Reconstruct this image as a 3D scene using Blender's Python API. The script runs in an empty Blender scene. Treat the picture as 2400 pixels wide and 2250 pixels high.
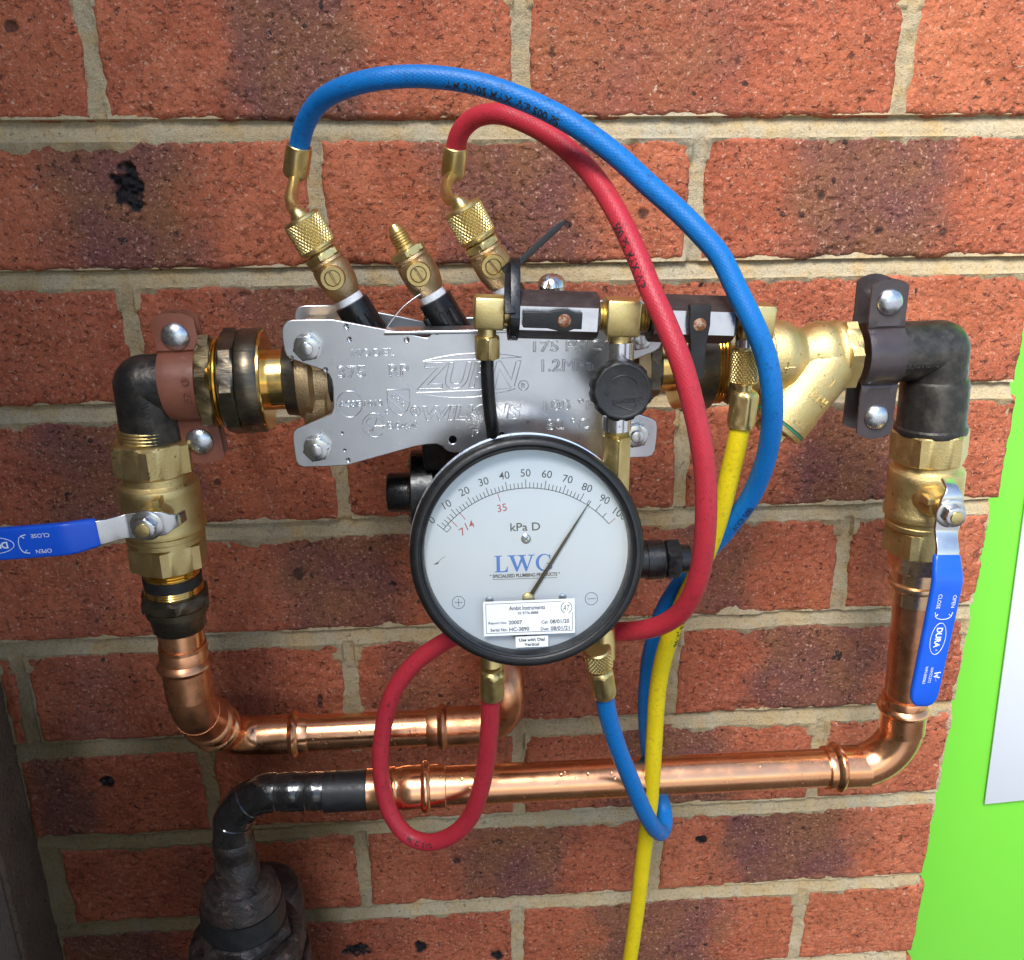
import bpy, math, random
import numpy as np
from mathutils import Vector, Matrix

S = bpy.context.scene
COL = S.collection
rad = math.radians

# ------------------------------------------------------------------ camera
# fitted to the brick courses (86 mm gauge) and perpends (240 mm) of the wall
F_PX = 2181.09
CAM = np.array([.199242, -.600436, -.0043115])
PIT, YAW, ROL = .354460, .0665746, .0070658
_fw = np.array([math.sin(YAW)*math.cos(PIT), math.cos(YAW)*math.cos(PIT), -math.sin(PIT)])
_r = np.cross(_fw, [0, 0, 1]); _r /= np.linalg.norm(_r)
_d = np.cross(_fw, _r)
C_R = _r*math.cos(ROL)+_d*math.sin(ROL)
C_D = -_r*math.sin(ROL)+_d*math.cos(ROL)
cd = bpy.data.cameras.new('camera'); cam = bpy.data.objects.new('camera', cd); COL.objects.link(cam)
cd.sensor_fit = 'HORIZONTAL'; cd.sensor_width = 36; cd.lens = 36*F_PX/2400
cd.clip_start = .01; cd.clip_end = 500
mw = Matrix.Identity(4)
for i in range(3):
    mw[i][0] = C_R[i]; mw[i][1] = -C_D[i]; mw[i][2] = -_fw[i]; mw[i][3] = CAM[i]
cam.matrix_world = mw
S.camera = cam
S.render.resolution_x = 1024; S.render.resolution_y = 960

# ------------------------------------------------------------------ light: open shade under a bright sky
SUN_EL, SUN_AZ = 50, 205          # azimuth clockwise from +Y (into the wall): high, in front and to the left, past the return wall
w = bpy.data.worlds.new('World'); S.world = w; w.use_nodes = True
nt = w.node_tree
sky = nt.nodes.new('ShaderNodeTexSky'); sky.sky_type = 'NISHITA'; sky.sun_disc = False
sky.sun_elevation = rad(SUN_EL); sky.sun_rotation = rad(SUN_AZ)
sky.air_density = 1.0; sky.dust_density = 1.0; sky.ozone_density = 1.0
bg = nt.nodes['Background']; bg.inputs['Strength'].default_value = .062
nt.links.new(sky.outputs[0], bg.inputs[0])
sl = bpy.data.lights.new('sun', 'SUN'); sl.energy = 1.5; sl.angle = rad(31); sl.color = (1, .995, .985)
so = bpy.data.objects.new('sun', sl); COL.objects.link(so); so.location = (2, -3, 3)
sv = Vector((math.sin(rad(SUN_AZ))*math.cos(rad(SUN_EL)), math.cos(rad(SUN_AZ))*math.cos(rad(SUN_EL)), math.sin(rad(SUN_EL))))
so.rotation_euler = sv.to_track_quat('Z', 'Y').to_euler()
S.view_settings.view_transform = 'Standard'; S.view_settings.look = 'None'
S.view_settings.exposure = 2.2; S.view_settings.gamma = 1.0

# ------------------------------------------------------------------ pixel -> place
def V(*a): return np.array(a, float)
def P(px, py, y):
    """point on the plane Y = y (parallel to the wall) seen at photo pixel px, py"""
    d = _fw+(px-1200)/F_PX*C_R+(py-1125)/F_PX*C_D
    return CAM+d*((y-CAM[1])/d[1])
def unit(v): v = np.asarray(v, float); return v/np.linalg.norm(v)

# ------------------------------------------------------------------ objects
def setp(o, label=None, cat=None, group=None, kind=None):
    if label: o['label'] = label
    if cat: o['category'] = cat
    if group: o['group'] = group
    if kind: o['kind'] = kind
    return o
def thing(name, loc, label, cat, group=None, kind=None):
    o = bpy.data.objects.new(name, None); COL.objects.link(o)
    o.empty_display_size = .02; o.location = Vector(loc)
    return setp(o, label, cat, group, kind)
def chain_off(parent):
    off = np.zeros(3)
    while parent is not None:
        off += np.array(parent.location); parent = parent.parent
    return off
def mk(name, VF, mat, parent=None, smooth=35, uv=None, attrs=None, loc=None):
    Vs, Fs = VF
    Vs = np.asarray(Vs, float)
    off = chain_off(parent)
    if loc is not None: off = off+np.asarray(loc)
    me = bpy.data.meshes.new(name)
    if isinstance(Fs, np.ndarray):
        me.vertices.add(len(Vs)); me.vertices.foreach_set('co', (Vs-off).astype(np.float32).ravel())
        n = len(Fs); k = Fs.shape[1]
        me.loops.add(n*k); me.loops.foreach_set('vertex_index', Fs.astype(np.int32).ravel())
        me.polygons.add(n); me.polygons.foreach_set('loop_start', np.arange(0, n*k, k, dtype=np.int32))
        me.update(calc_edges=True)
    else:
        me.from_pydata((Vs-off).tolist(), [], [tuple(int(i) for i in f) for f in Fs]); me.update()
    if uv is not None:
        ul = me.uv_layers.new(name='UVMap')
        li = np.zeros(len(me.loops), np.int32); me.loops.foreach_get('vertex_index', li)
        ul.data.foreach_set('uv', np.asarray(uv, np.float32)[li].ravel())
    if attrs:
        for an, av in attrs.items():
            a = me.attributes.new(an, 'FLOAT', 'POINT'); a.data.foreach_set('value', np.asarray(av, np.float32))
    me.materials.append(mat)
    if smooth:
        me.polygons.foreach_set('use_smooth', np.ones(len(me.polygons), bool))
        if smooth < 180: me.set_sharp_from_angle(angle=rad(smooth))
    o = bpy.data.objects.new(name, me); COL.objects.link(o)
    if parent is not None: o.parent = parent
    if loc is not None: o.location = Vector(loc)
    return o
def join(*vfs):
    Vs, Fs, n = [], [], 0
    for v, f in vfs:
        v = np.asarray(v, float); Vs.append(v)
        Fs += [tuple(int(i)+n for i in ff) for ff in f]; n += len(v)
    return np.concatenate(Vs), Fs

# ------------------------------------------------------------------ shapes
TOCAM = V(0, -1, 0)
def frame(axis, ref=None):
    a = unit(axis)
    r = np.asarray(ref if ref is not None else TOCAM, float)
    r = r-a*(r@a)
    if np.linalg.norm(r) < 1e-4:
        r = V(0, 0, 1)-a*a[2]
        if np.linalg.norm(r) < 1e-4: r = V(1, 0, 0)-a*a[0]
    r = unit(r)
    return a, r, np.cross(a, r)
def loft(rings, closed=True, cap0=True, cap1=True):
    n = len(rings[0]); Vs = np.concatenate([np.asarray(r, float) for r in rings]); Fs = []
    m = n if closed else n-1
    for i in range(len(rings)-1):
        for j in range(m):
            a = i*n+j; b = i*n+(j+1) % n
            Fs.append((a, b, b+n, a+n))
    if cap0: Fs.append(tuple(range(n-1, -1, -1)))
    if cap1: Fs.append(tuple(range((len(rings)-1)*n, len(rings)*n)))
    return Vs, Fs
def lathe(o, axis, prof, seg=48, ref=None, phase=0, sides=6, mm=True, rfun=None, cap=True):
    """prof: (s, r) or (s, r, across_flats), millimetres"""
    a, r, b = frame(axis, ref); k = .001 if mm else 1.
    th = np.arange(seg)*2*math.pi/seg+rad(phase)+math.pi/sides
    sec = 2*math.pi/sides
    tl = (th-rad(phase)+sec/2) % sec-sec/2
    rings = []
    for p in prof:
        rr = np.full(seg, p[1], float)
        if len(p) > 2: rr = np.minimum(rr, p[2]/2/np.cos(tl))
        if rfun is not None: rr = rfun(p[0], rr, th)
        rr = np.maximum(rr, .001)*k
        rings.append(np.asarray(o)+a*p[0]*k+rr[:, None]*(np.cos(th)[:, None]*r+np.sin(th)[:, None]*b))
    return loft(rings, True, cap, cap)
def hexnut(o, axis, s0, s1, af, ch=1.0, ref=None, phase=0, sides=6):
    rc = af/2/math.cos(math.pi/sides)
    return lathe(o, axis, [(s0, af/2-.6*ch, af*.99), (s0+.35*ch, af/2+.15, af), (s0+ch, rc, af), (s1-ch, rc, af), (s1-.35*ch, af/2+.15, af), (s1, af/2-.6*ch, af*.99)], 72, ref, phase, sides)
def rnd_cyl(o, axis, s0, s1, r, c=.6, seg=48, ref=None):
    return lathe(o, axis, [(s0, r-c), (s0+c*.3, r-c*.3), (s0+c, r), (s1-c, r), (s1-c*.3, r-c*.3), (s1, r-c)], seg, ref)
def threads(s0, s1, r, pitch=1.6, d=.6):
    out = []; s = s0
    while s < s1-1e-6:
        out += [(s, r-d), (s+pitch*.45, r)]; s += pitch
    out.append((s1, r-d)); return out
def knurl(o, axis, s0, s1, r, n=30, d=.6, ref=None, lip=1.5):
    seg = n*8; pitch = 2*math.pi*r/n
    def tri(x): return 1-np.abs((x % 1.)*2-1)
    def rf(s, rr, th):
        if s < s0+lip or s > s1-lip: return rr
        q = n*th/(2*math.pi); t = (s-s0)/pitch*.75
        return rr-d*(1-np.minimum(tri(q+t), tri(q-t))*1.9).clip(0, 1)
    prof = [(s0, r*.8), (s0+.01, r-1), (s0+.8, r-.15), (s0+lip-.01, r-.1)]
    m = int((s1-s0-2*lip)/pitch*.75*8)+1
    prof += [(s0+lip+(s1-s0-2*lip)*i/m, r) for i in range(m+1)]
    prof += [(s1-lip+.01, r-.1), (s1-.8, r-.15), (s1-.01, r-1), (s1, r*.8)]
    return lathe(o, axis, prof, seg, ref, rfun=rf)
def spline(pts, step=.003):
    """centripetal Catmull-Rom through pts, resampled evenly"""
    p = np.asarray(pts, float)
    p = np.vstack([2*p[0]-p[1], p, 2*p[-1]-p[-2]]); out = []
    for i in range(1, len(p)-2):
        p0, p1, p2, p3 = p[i-1:i+3]
        t0 = 0; t1 = t0+np.linalg.norm(p1-p0)**.5; t2 = t1+np.linalg.norm(p2-p1)**.5; t3 = t2+np.linalg.norm(p3-p2)**.5
        for t in np.linspace(t1, t2, 24, endpoint=False):
            A1 = (t1-t)/(t1-t0)*p0+(t-t0)/(t1-t0)*p1; A2 = (t2-t)/(t2-t1)*p1+(t-t1)/(t2-t1)*p2; A3 = (t3-t)/(t3-t2)*p2+(t-t2)/(t3-t2)*p3
            B1 = (t2-t)/(t2-t0)*A1+(t-t0)/(t2-t0)*A2; B2 = (t3-t)/(t3-t1)*A2+(t-t1)/(t3-t1)*A3
            out.append((t2-t)/(t2-t1)*B1+(t-t1)/(t2-t1)*B2)
    out.append(p[-2]); out = np.array(out)
    for _ in range(3):
        out[1:-1] = .25*out[:-2]+.5*out[1:-1]+.25*out[2:]
    s = np.concatenate([[0], np.cumsum(np.linalg.norm(np.diff(out, axis=0), axis=1))])
    n = max(4, int(s[-1]/step)); t = np.linspace(0, s[-1], n+1)
    return np.stack([np.interp(t, s, out[:, k]) for k in range(3)], 1), t
def frames(path, ref=None):
    T = np.gradient(path, axis=0); T /= np.linalg.norm(T, axis=1)[:, None]
    a, r, b = frame(T[0], ref); R = [r]
    for i in range(1, len(path)):
        r = R[-1]-T[i]*(R[-1]@T[i]); R.append(unit(r))
    R = np.array(R); return T, R, np.cross(T, R)
def tube(path, r, seg=28, ref=None, cap=True, rs=None):
    T, R, B = frames(path, ref); th = np.arange(seg)*2*math.pi/seg
    rings = []
    for i in range(len(path)):
        q = r if rs is None else rs[i]
        rings.append(path[i]+q*(np.cos(th)[:, None]*R[i]+np.sin(th)[:, None]*B[i]))
    return loft(rings, True, cap, cap)
def fillet(pts, r, n=14):
    pts = [np.asarray(p, float) for p in pts]; out = [pts[0]]
    for i in range(1, len(pts)-1):
        rr = r[i-1] if isinstance(r, (list, tuple)) else r
        u = unit(pts[i-1]-pts[i]); v = unit(pts[i+1]-pts[i]); ang = math.acos(np.clip(u@v, -1, 1))
        t = rr/math.tan(ang/2); c = pts[i]+unit(u+v)*rr/math.sin(ang/2)
        e0 = pts[i]+u*t-c; e1 = pts[i]+v*t-c; tot = math.pi-ang
        for k in range(n+1):
            f = k/n; out.append(c+(e0*math.sin((1-f)*tot)+e1*math.sin(f*tot))/math.sin(tot))
    out.append(pts[-1]); return np.array(out)
def rrect(w, t, c, n=4):
    """rounded rectangle outline (2-D)"""
    c = min(c, w/2*.98, t/2*.98); o = []
    for cx, cy, a0 in ((w/2-c, t/2-c, 0), (-w/2+c, t/2-c, 90), (-w/2+c, -t/2+c, 180), (w/2-c, -t/2+c, 270)):
        for k in range(n+1):
            a = rad(a0+90*k/n); o.append((cx+c*math.cos(a), cy+c*math.sin(a)))
    return np.array(o)
def strip(path, widths, thick, side, c=.0005):
    """rounded-rectangle bar along a path; side = direction of the width"""
    path = np.asarray(path, float); T = np.gradient(path, axis=0); T /= np.linalg.norm(T, axis=1)[:, None]
    rings = []
    for i in range(len(path)):
        sd = unit(np.asarray(side)-T[i]*(np.asarray(side)@T[i])); nn = np.cross(sd, T[i])
        th = thick[i] if hasattr(thick, '__len__') else thick
        q = rrect(widths[i], th, c); rings.append(path[i]+q[:, :1]*sd+q[:, 1:]*nn)
    return loft(rings)
def box(c, ex, ey, ez, b=.0006):
    """bevelled box from centre and three half-extent vectors"""
    ex, ey, ez = [np.asarray(v, float) for v in (ex, ey, ez)]
    lx, ly, lz = [np.linalg.norm(v) for v in (ex, ey, ez)]
    q0 = rrect(2*(lx-b), 2*(ly-b), .0002, 1); q1 = rrect(2*lx, 2*ly, b, 3)
    q0 = rrect(2*lx-1.2*b, 2*ly-1.2*b, b*.6, 3)
    rings = []
    for q, z in ((q0, -lz), (q1, -lz+b), (q1, lz-b), (q0, lz)):
        rings.append(np.asarray(c)+q[:, :1]*ex/lx+q[:, 1:]*ey/ly+z*ez/lz)
    return loft(rings)
def wire(pts, r, seg=6, closed=False):
    p = np.asarray(pts, float)
    if closed: p = np.vstack([p, p[:1]])
    return tube(p, r, seg)

def curve_mesh(build):
    cu = build(); ob = bpy.data.objects.new('tmp', cu)
    me = ob.to_mesh()
    n = len(me.vertices); co = np.zeros(n*3, np.float32); me.vertices.foreach_get('co', co)
    F = [tuple(p.vertices) for p in me.polygons]
    ob.to_mesh_clear(); bpy.data.objects.remove(ob); bpy.data.curves.remove(cu)
    return co.reshape(-1, 3).astype(float), F
def outline2d(loops, ext, bev=0.0, res=1):
    """filled flat shape with holes: loops of 2-D points; thickness 2*ext, millimetre-free"""
    def b():
        cu = bpy.data.curves.new('tmp', 'CURVE'); cu.dimensions = '2D'; cu.fill_mode = 'BOTH'
        cu.extrude = max(ext-bev, 0); cu.bevel_depth = bev; cu.bevel_resolution = res; cu.offset = -bev
        for lp in loops:
            sp = cu.splines.new('POLY'); sp.points.add(len(lp)-1); sp.use_cyclic_u = True
            for i, q in enumerate(lp): sp.points[i].co = (q[0], q[1], 0, 1)
        return cu
    return curve_mesh(b)
def text2d(s, height=None, width=None, bold=0., outline=0., shear=0., ext=0., space=1., line=1.):
    """text centred on the origin, scaled to cap height / width"""
    def mkc(hh):
        cu = bpy.data.curves.new('tmp', 'FONT'); cu.body = s; cu.size = 1; cu.align_x = 'CENTER'
        cu.space_character = space; cu.space_line = line; cu.shear = shear; cu.offset = bold
        cu.resolution_u = 4
        if outline:
            cu.fill_mode = 'NONE'; cu.bevel_depth = outline/hh; cu.bevel_resolution = 1
        else:
            cu.fill_mode = 'BOTH' if ext else 'FRONT'; cu.extrude = ext/hh
        return cu
    v, f = curve_mesh(lambda: mkc(1.))
    if outline or ext:
        h = height if height else width/(np.ptp(v[:, 0]))*np.ptp(v[:, 1])
        v, f = curve_mesh(lambda: mkc(h/.72))
    v[:, 0] -= (v[:, 0].max()+v[:, 0].min())/2; v[:, 1] -= (v[:, 1].max()+v[:, 1].min())/2
    kx = ky = None
    if height: ky = height/np.ptp(v[:, 1])
    if width: kx = width/np.ptp(v[:, 0])
    if kx is None: kx = ky
    if ky is None: ky = kx
    kz = min(kx, ky)
    return v*V(kx, ky, kz), f
def place(vf, o, x, y, z=None):
    v, f = vf; x = np.asarray(x, float); y = np.asarray(y, float)
    z = np.cross(x, y) if z is None else np.asarray(z)
    return np.asarray(o)+v[:, :1]*x+v[:, 1:2]*y+v[:, 2:3]*z, f
def circle(c, r, n=40, a0=0, a1=360, ry=None):
    t = np.radians(np.linspace(a0, a1, n+(a1-a0 < 360)*1, endpoint=a1-a0 < 360))
    return [(c[0]+r*math.cos(a), c[1]+(ry or r)*math.sin(a)) for a in t]

# ------------------------------------------------------------------ value noise (numpy)
def vnoise(x, y, seed=0):
    xi = np.floor(x).astype(np.int64); yi = np.floor(y).astype(np.int64); fx = x-xi; fy = y-yi
    fx = fx*fx*fx*(fx*(fx*6-15)+10); fy = fy*fy*fy*(fy*(fy*6-15)+10)
    def h(a, b):
        n = (a*374761393+b*668265263+seed*974711) & 0x7fffffff
        n = ((n ^ (n >> 13))*1274126177) & 0x7fffffff
        n = n ^ (n >> 16)
        return (n & 0xffff)/32767.5-1
    a = h(xi, yi); b = h(xi+1, yi); c = h(xi, yi+1); d = h(xi+1, yi+1)
    return (a*(1-fx)+b*fx)*(1-fy)+(c*(1-fx)+d*fx)*fy
def fbm(x, y, f, oct=3, seed=0):
    o = 0; a = 1
    for k in range(oct):
        o = o+a*vnoise(x*f+17.3*k, y*f-9.1*k, seed+k*31); f *= 2.1; a *= .5
    return o

# ------------------------------------------------------------------ materials
def node(nt, t, **kw):
    n = nt.nodes.new(t)
    for k, v in kw.items():
        if k in n.inputs: n.inputs[k].default_value = v
        else: setattr(n, k, v)
    return n
def newmat(name):
    m = bpy.data.materials.new(name); m.use_nodes = True
    return m, m.node_tree, m.node_tree.nodes['Principled BSDF']
def ramp(nt, src, stops):
    r = nt.nodes.new('ShaderNodeValToRGB'); nt.links.new(src, r.inputs[0])
    e = r.color_ramp.elements
    while len(e) < len(stops): e.new(.5)
    for i, (p, c) in enumerate(stops):
        e[i].position = p; e[i].color = (*c, 1) if len(c) == 3 else c
    return r.outputs[0]
def g(v): return (v, v, v)
def noise(nt, co, scale, detail=4, rough=.55, dist=0):
    n = node(nt, 'ShaderNodeTexNoise', Scale=scale, Detail=detail, Roughness=rough, Distortion=dist)
    if co is not None: nt.links.new(co, n.inputs['Vector'])
    return n.outputs[0]
def coords(nt, scale=None, kind='Object'):
    tc = nt.nodes.new('ShaderNodeTexCoord'); o = tc.outputs[kind]
    if scale is None: return o
    mp = nt.nodes.new('ShaderNodeMapping'); mp.inputs['Scale'].default_value = scale
    nt.links.new(o, mp.inputs['Vector']); return mp.outputs[0]
def mixc(nt, f, a, b, mode='MIX'):
    m = nt.nodes.new('ShaderNodeMix'); m.data_type = 'RGBA'; m.blend_type = mode
    for s, v in ((0, f), (6, a), (7, b)):
        if hasattr(v, 'is_linked'): nt.links.new(v, m.inputs[s])
        elif s == 0: m.inputs[0].default_value = v
        else: m.inputs[s].default_value = (*v, 1)
    return m.outputs[2]
def math_(nt, op, a, b=None):
    m = nt.nodes.new('ShaderNodeMath'); m.operation = op
    for i, v in ((0, a), (1, b)):
        if v is None: continue
        if hasattr(v, 'is_linked'): nt.links.new(v, m.inputs[i])
        else: m.inputs[i].default_value = v
    return m.outputs[0]
def bump(nt, bs, h, dist, strength=1.):
    b = node(nt, 'ShaderNodeBump', Strength=strength, Distance=dist)
    nt.links.new(h, b.inputs['Height']); nt.links.new(b.outputs[0], bs.inputs['Normal']); return b
def surf(name, c1, c2=None, scale=120, lo=.4, hi=.65, rough=(.3, .5), metal=0., bmp=0., bscale=900, stretch=None, spec=None, coat=0, speck=None):
    """two colours mottled by noise, roughness that follows another noise, fine relief"""
    m, nt, bs = newmat(name); co = coords(nt, stretch)
    n1 = noise(nt, co, scale, 5, .6)
    col = ramp(nt, n1, [(lo, c1), (hi, c2 or c1)])
    if speck:
        n4 = noise(nt, co, speck[1], 3, .6)
        col = mixc(nt, ramp(nt, n4, [(speck[2], g(0)), (speck[2]+.05, g(1))]), col, speck[0])
    nt.links.new(col, bs.inputs['Base Color'])
    n2 = noise(nt, co, scale*2.3, 4, .6)
    nt.links.new(ramp(nt, n2, [(.3, g(rough[0])), (.7, g(rough[1]))]), bs.inputs['Roughness'])
    bs.inputs['Metallic'].default_value = metal
    if spec is not None: bs.inputs['Specular IOR Level'].default_value = spec
    if coat: bs.inputs['Coat Weight'].default_value = coat; bs.inputs['Coat Roughness'].default_value = .1
    if bmp: bump(nt, bs, noise(nt, co, bscale, 3, .6), bmp)
    return m
M = {}
M['brass_cast'] = surf('brass_cast', (.62, .46, .185), (.72, .565, .27), 60, .35, .7, (.36, .50), 1., .00030, 1300, speck=((.30, .19, .06), 240, .66))
M['brass'] = surf('brass', (.64, .48, .19), (.73, .58, .27), 90, .35, .7, (.30, .48), 1., .00008, 900, speck=((.26, .17, .06), 300, .68))
M['brass_bright'] = surf('brass_bright', (.72, .46, .12), (.80, .55, .20), 90, .35, .7, (.12, .22), 1.)
M['bronze'] = surf('bronze', (.48, .32, .165), (.60, .44, .25), 90, .35, .7, (.38, .5), 1., .00035, 1300)
M['brass_dark'] = surf('brass_dark', (.095, .082, .064), (.21, .165, .10), 90, .42, .75, (.24, .42), .9, .00015, 500, (.35, 1, 1), speck=((.42, .31, .13), 330, .70))
M['brass_worn'] = surf('brass_worn', (.16, .125, .07), (.40, .31, .15), 70, .38, .66, (.24, .40), .95, .0002, 420, (.4, 1, 1), speck=((.07, .06, .05), 260, .64))
M['dark_fitting'] = surf('dark_fitting', (.050, .046, .042), (.11, .096, .078), 110, .42, .7, (.30, .5), .75, .00022, 420, speck=((.30, .23, .12), 260, .72))
M['copper'] = surf('copper', (.85, .385, .18), (.92, .48, .26), 38, .3, .7, (.17, .31), 1., .00005, 90, speck=((.50, .20, .09), 95, .66))
M['copper_old'] = surf('copper_old', (.76, .36, .185), (.56, .25, .125), 70, .4, .68, (.24, .42), 1., .00008, 300)
M['copper_brass'] = surf('copper_brass', (.84, .58, .36), (.74, .47, .27), 80, .35, .7, (.22, .36), 1.)
M['steel'] = surf('steel', (.68, .69, .70), (.74, .75, .76), 50, .35, .7, (.27, .34), 1., .00002, 700)
M['steel_bolt'] = surf('steel_bolt', (.58, .575, .56), (.64, .635, .625), 120, .35, .7, (.20, .28), 1.)
M['zinc'] = surf('zinc', (.55, .57, .60), (.68, .69, .70), 260, .35, .7, (.22, .40), 1., .0001, 600)
M['chrome'] = surf('chrome', (.84, .84, .85), (.74, .74, .75), 110, .45, .7, (.14, .28), 1., .00006, 400, speck=((.25, .22, .19), 330, .67))
M['rust'] = surf('rust', (.22, .075, .025), (.42, .30, .22), 500, .45, .6, (.5, .8), .3, .0003, 900)
M['dark_anodised'] = surf('dark_anodised', (.075, .058, .055), (.12, .09, .082), 160, .4, .7, (.36, .5), .7, .0001, 500)
M['black_plastic'] = surf('black_plastic', (.006, .006, .0065), (.011, .011, .012), 150, .4, .7, (.22, .40), 0, .0001, 500)
M['black_matt'] = surf('black_matt', (.009, .009, .0095), (.020, .019, .018), 160, .45, .75, (.36, .55), 0, .0001, 600)
M['rubber'] = surf('rubber', (.008, .008, .0085), (.018, .017, .0165), 130, .5, .75, (.34, .52), 0, .00012, 420)
M['clip_brown'] = surf('clip_brown', (.205, .068, .040), (.24, .085, .050), 90, .4, .7, (.36, .5), 0, .0001, 400, spec=.35)
M['clip_dark'] = surf('clip_dark', (.040, .030, .031), (.055, .042, .041), 90, .4, .7, (.28, .40), 0, .00012, 400, coat=.15)
M['blue_grip'] = surf('blue_grip', (.005, .085, .58), (.006, .10, .64), 60, .4, .7, (.26, .36), 0, .00004, 300)
M['white_ink'] = surf('white_ink', (.78, .80, .84), None, rough=(.5, .5))
M['black_ink'] = surf('black_ink', (.02, .02, .022), None, rough=(.5, .6))
M['needle'] = surf('needle', (.004, .004, .004), None, rough=(.7, .8), spec=.1)
M['red_ink'] = surf('red_ink', (.55, .03, .045), None, rough=(.5, .6))
M['blue_ink'] = surf('blue_ink', (.02, .20, .62), None, rough=(.5, .6))
M['dial'] = surf('dial', (.77, .79, .81), (.80, .82, .835), 40, .3, .7, (.45, .5), 0, speck=((.42, .43, .44), 420, .735))
M['paper'] = surf('paper', (.78, .79, .80), (.81, .82, .83), 90, .3, .7, (.45, .55), 0)
M['tape'] = surf('tape', (.66, .67, .70), (.80, .81, .83), 700, .4, .6, (.45, .6), 0, .0003, 1500)
M['gasket'] = surf('gasket', (.02, .16, .09), None, rough=(.5, .6))
M['iron_wet'] = surf('iron_wet', (.010, .007, .006), (.050, .032, .025), 70, .40, .66, (.25, .7), .0, .0010, 260, coat=.10, speck=((.11, .065, .048), 130, .67))
M['tape_wrap'] = surf('tape_wrap', (.009, .008, .008), (.026, .023, .022), 45, .45, .68, (.06, .45), .1, .0005, 130, coat=.8)
M['green'] = surf('green', (.172, .61, .043), (.186, .635, .052), 5, .3, .7, (.35, .46), 0, speck=((.12, .42, .04), 60, .74))
M['white_board'] = surf('white_board', (.62, .65, .70), (.64, .67, .72), 3, .3, .7, (.4, .5), 0)
M['soil'] = surf('soil', (.045, .035, .027), (.07, .055, .042), 20, .35, .65, (.85, .95), 0, .01, 60)  # dark brown for the added strip that cuts ground bounce
M['concrete'] = surf('concrete', (.26, .26, .26), (.33, .33, .33), 6, .35, .65, (.8, .95), 0, .003, 60)

def hose_mat(name, c, dark):
    m, nt, bs = newmat(name); co = coords(nt, None, 'UV')
    mp1 = nt.nodes.new('ShaderNodeMapping'); mp1.inputs['Scale'].default_value = (900, 20, 1); mp1.inputs['Rotation'].default_value = (0, 0, 0)
    sx = nt.nodes.new('ShaderNodeSeparateXYZ'); nt.links.new(co, sx.inputs[0])
    # braid showing through: two families of helices
    def hel(sg):
        a = math_(nt, 'MULTIPLY', sx.outputs[0], 2*math.pi*330)
        b = math_(nt, 'MULTIPLY', sx.outputs[1], sg*2*math.pi*20)
        return math_(nt, 'SINE', math_(nt, 'ADD', a, b))
    br = math_(nt, 'MAXIMUM', hel(1), hel(-1))
    oc = coords(nt)
    n1 = noise(nt, oc, 55, 4, .6); n2 = noise(nt, oc, 420, 4, .7); n3 = noise(nt, oc, 900, 3, .6)
    col = ramp(nt, n1, [(.3, tuple(x*.86 for x in c)), (.7, c)])
    dirt = math_(nt, 'MULTIPLY', ramp(nt, n2, [(.53, g(0)), (.68, g(.8))]), ramp(nt, n1, [(.35, g(.18)), (.60, g(.95))]))
    col = mixc(nt, dirt, col, dark)
    nt.links.new(col, bs.inputs['Base Color'])
    nt.links.new(ramp(nt, n2, [(.3, g(.36)), (.7, g(.52))]), bs.inputs['Roughness'])
    bs.inputs['Specular IOR Level'].default_value = .35
    h = math_(nt, 'ADD', math_(nt, 'MULTIPLY', br, .6), math_(nt, 'MULTIPLY', n3, .8))
    bump(nt, bs, h, .00007, .8)
    return m
M['hose_blue'] = hose_mat('hose_blue', (.004, .155, .48), (.008, .055, .15))
M['hose_red'] = hose_mat('hose_red', (.47, .028, .045), (.17, .02, .025))
M['hose_yellow'] = hose_mat('hose_yellow', (.76, .58, .010), (.34, .26, .015))

def glass_mat():
    m = bpy.data.materials.new('gauge_glass'); m.use_nodes = True; nt = m.node_tree
    nt.nodes.remove(nt.nodes['Principled BSDF'])
    t = node(nt, 'ShaderNodeBsdfTransparent'); t.inputs[0].default_value = (.95, .965, .97, 1)
    gl = node(nt, 'ShaderNodeBsdfGlossy', Roughness=.03)
    fr = node(nt, 'ShaderNodeFresnel', IOR=1.45)
    mx = nt.nodes.new('ShaderNodeMixShader')
    nt.links.new(fr.outputs[0], mx.inputs[0]); nt.links.new(t.outputs[0], mx.inputs[1]); nt.links.new(gl.outputs[0], mx.inputs[2])
    nt.links.new(mx.outputs[0], nt.nodes['Material Output'].inputs[0]); return m
M['glass'] = glass_mat()
def water_mat():
    m, nt, bs = newmat('water'); bs.inputs['Base Color'].default_value = (1, 1, 1, 1)
    bs.inputs['Roughness'].default_value = .02; bs.inputs['IOR'].default_value = 1.33
    bs.inputs['Transmission Weight'].default_value = 1.; return m
M['water'] = water_mat()

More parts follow.
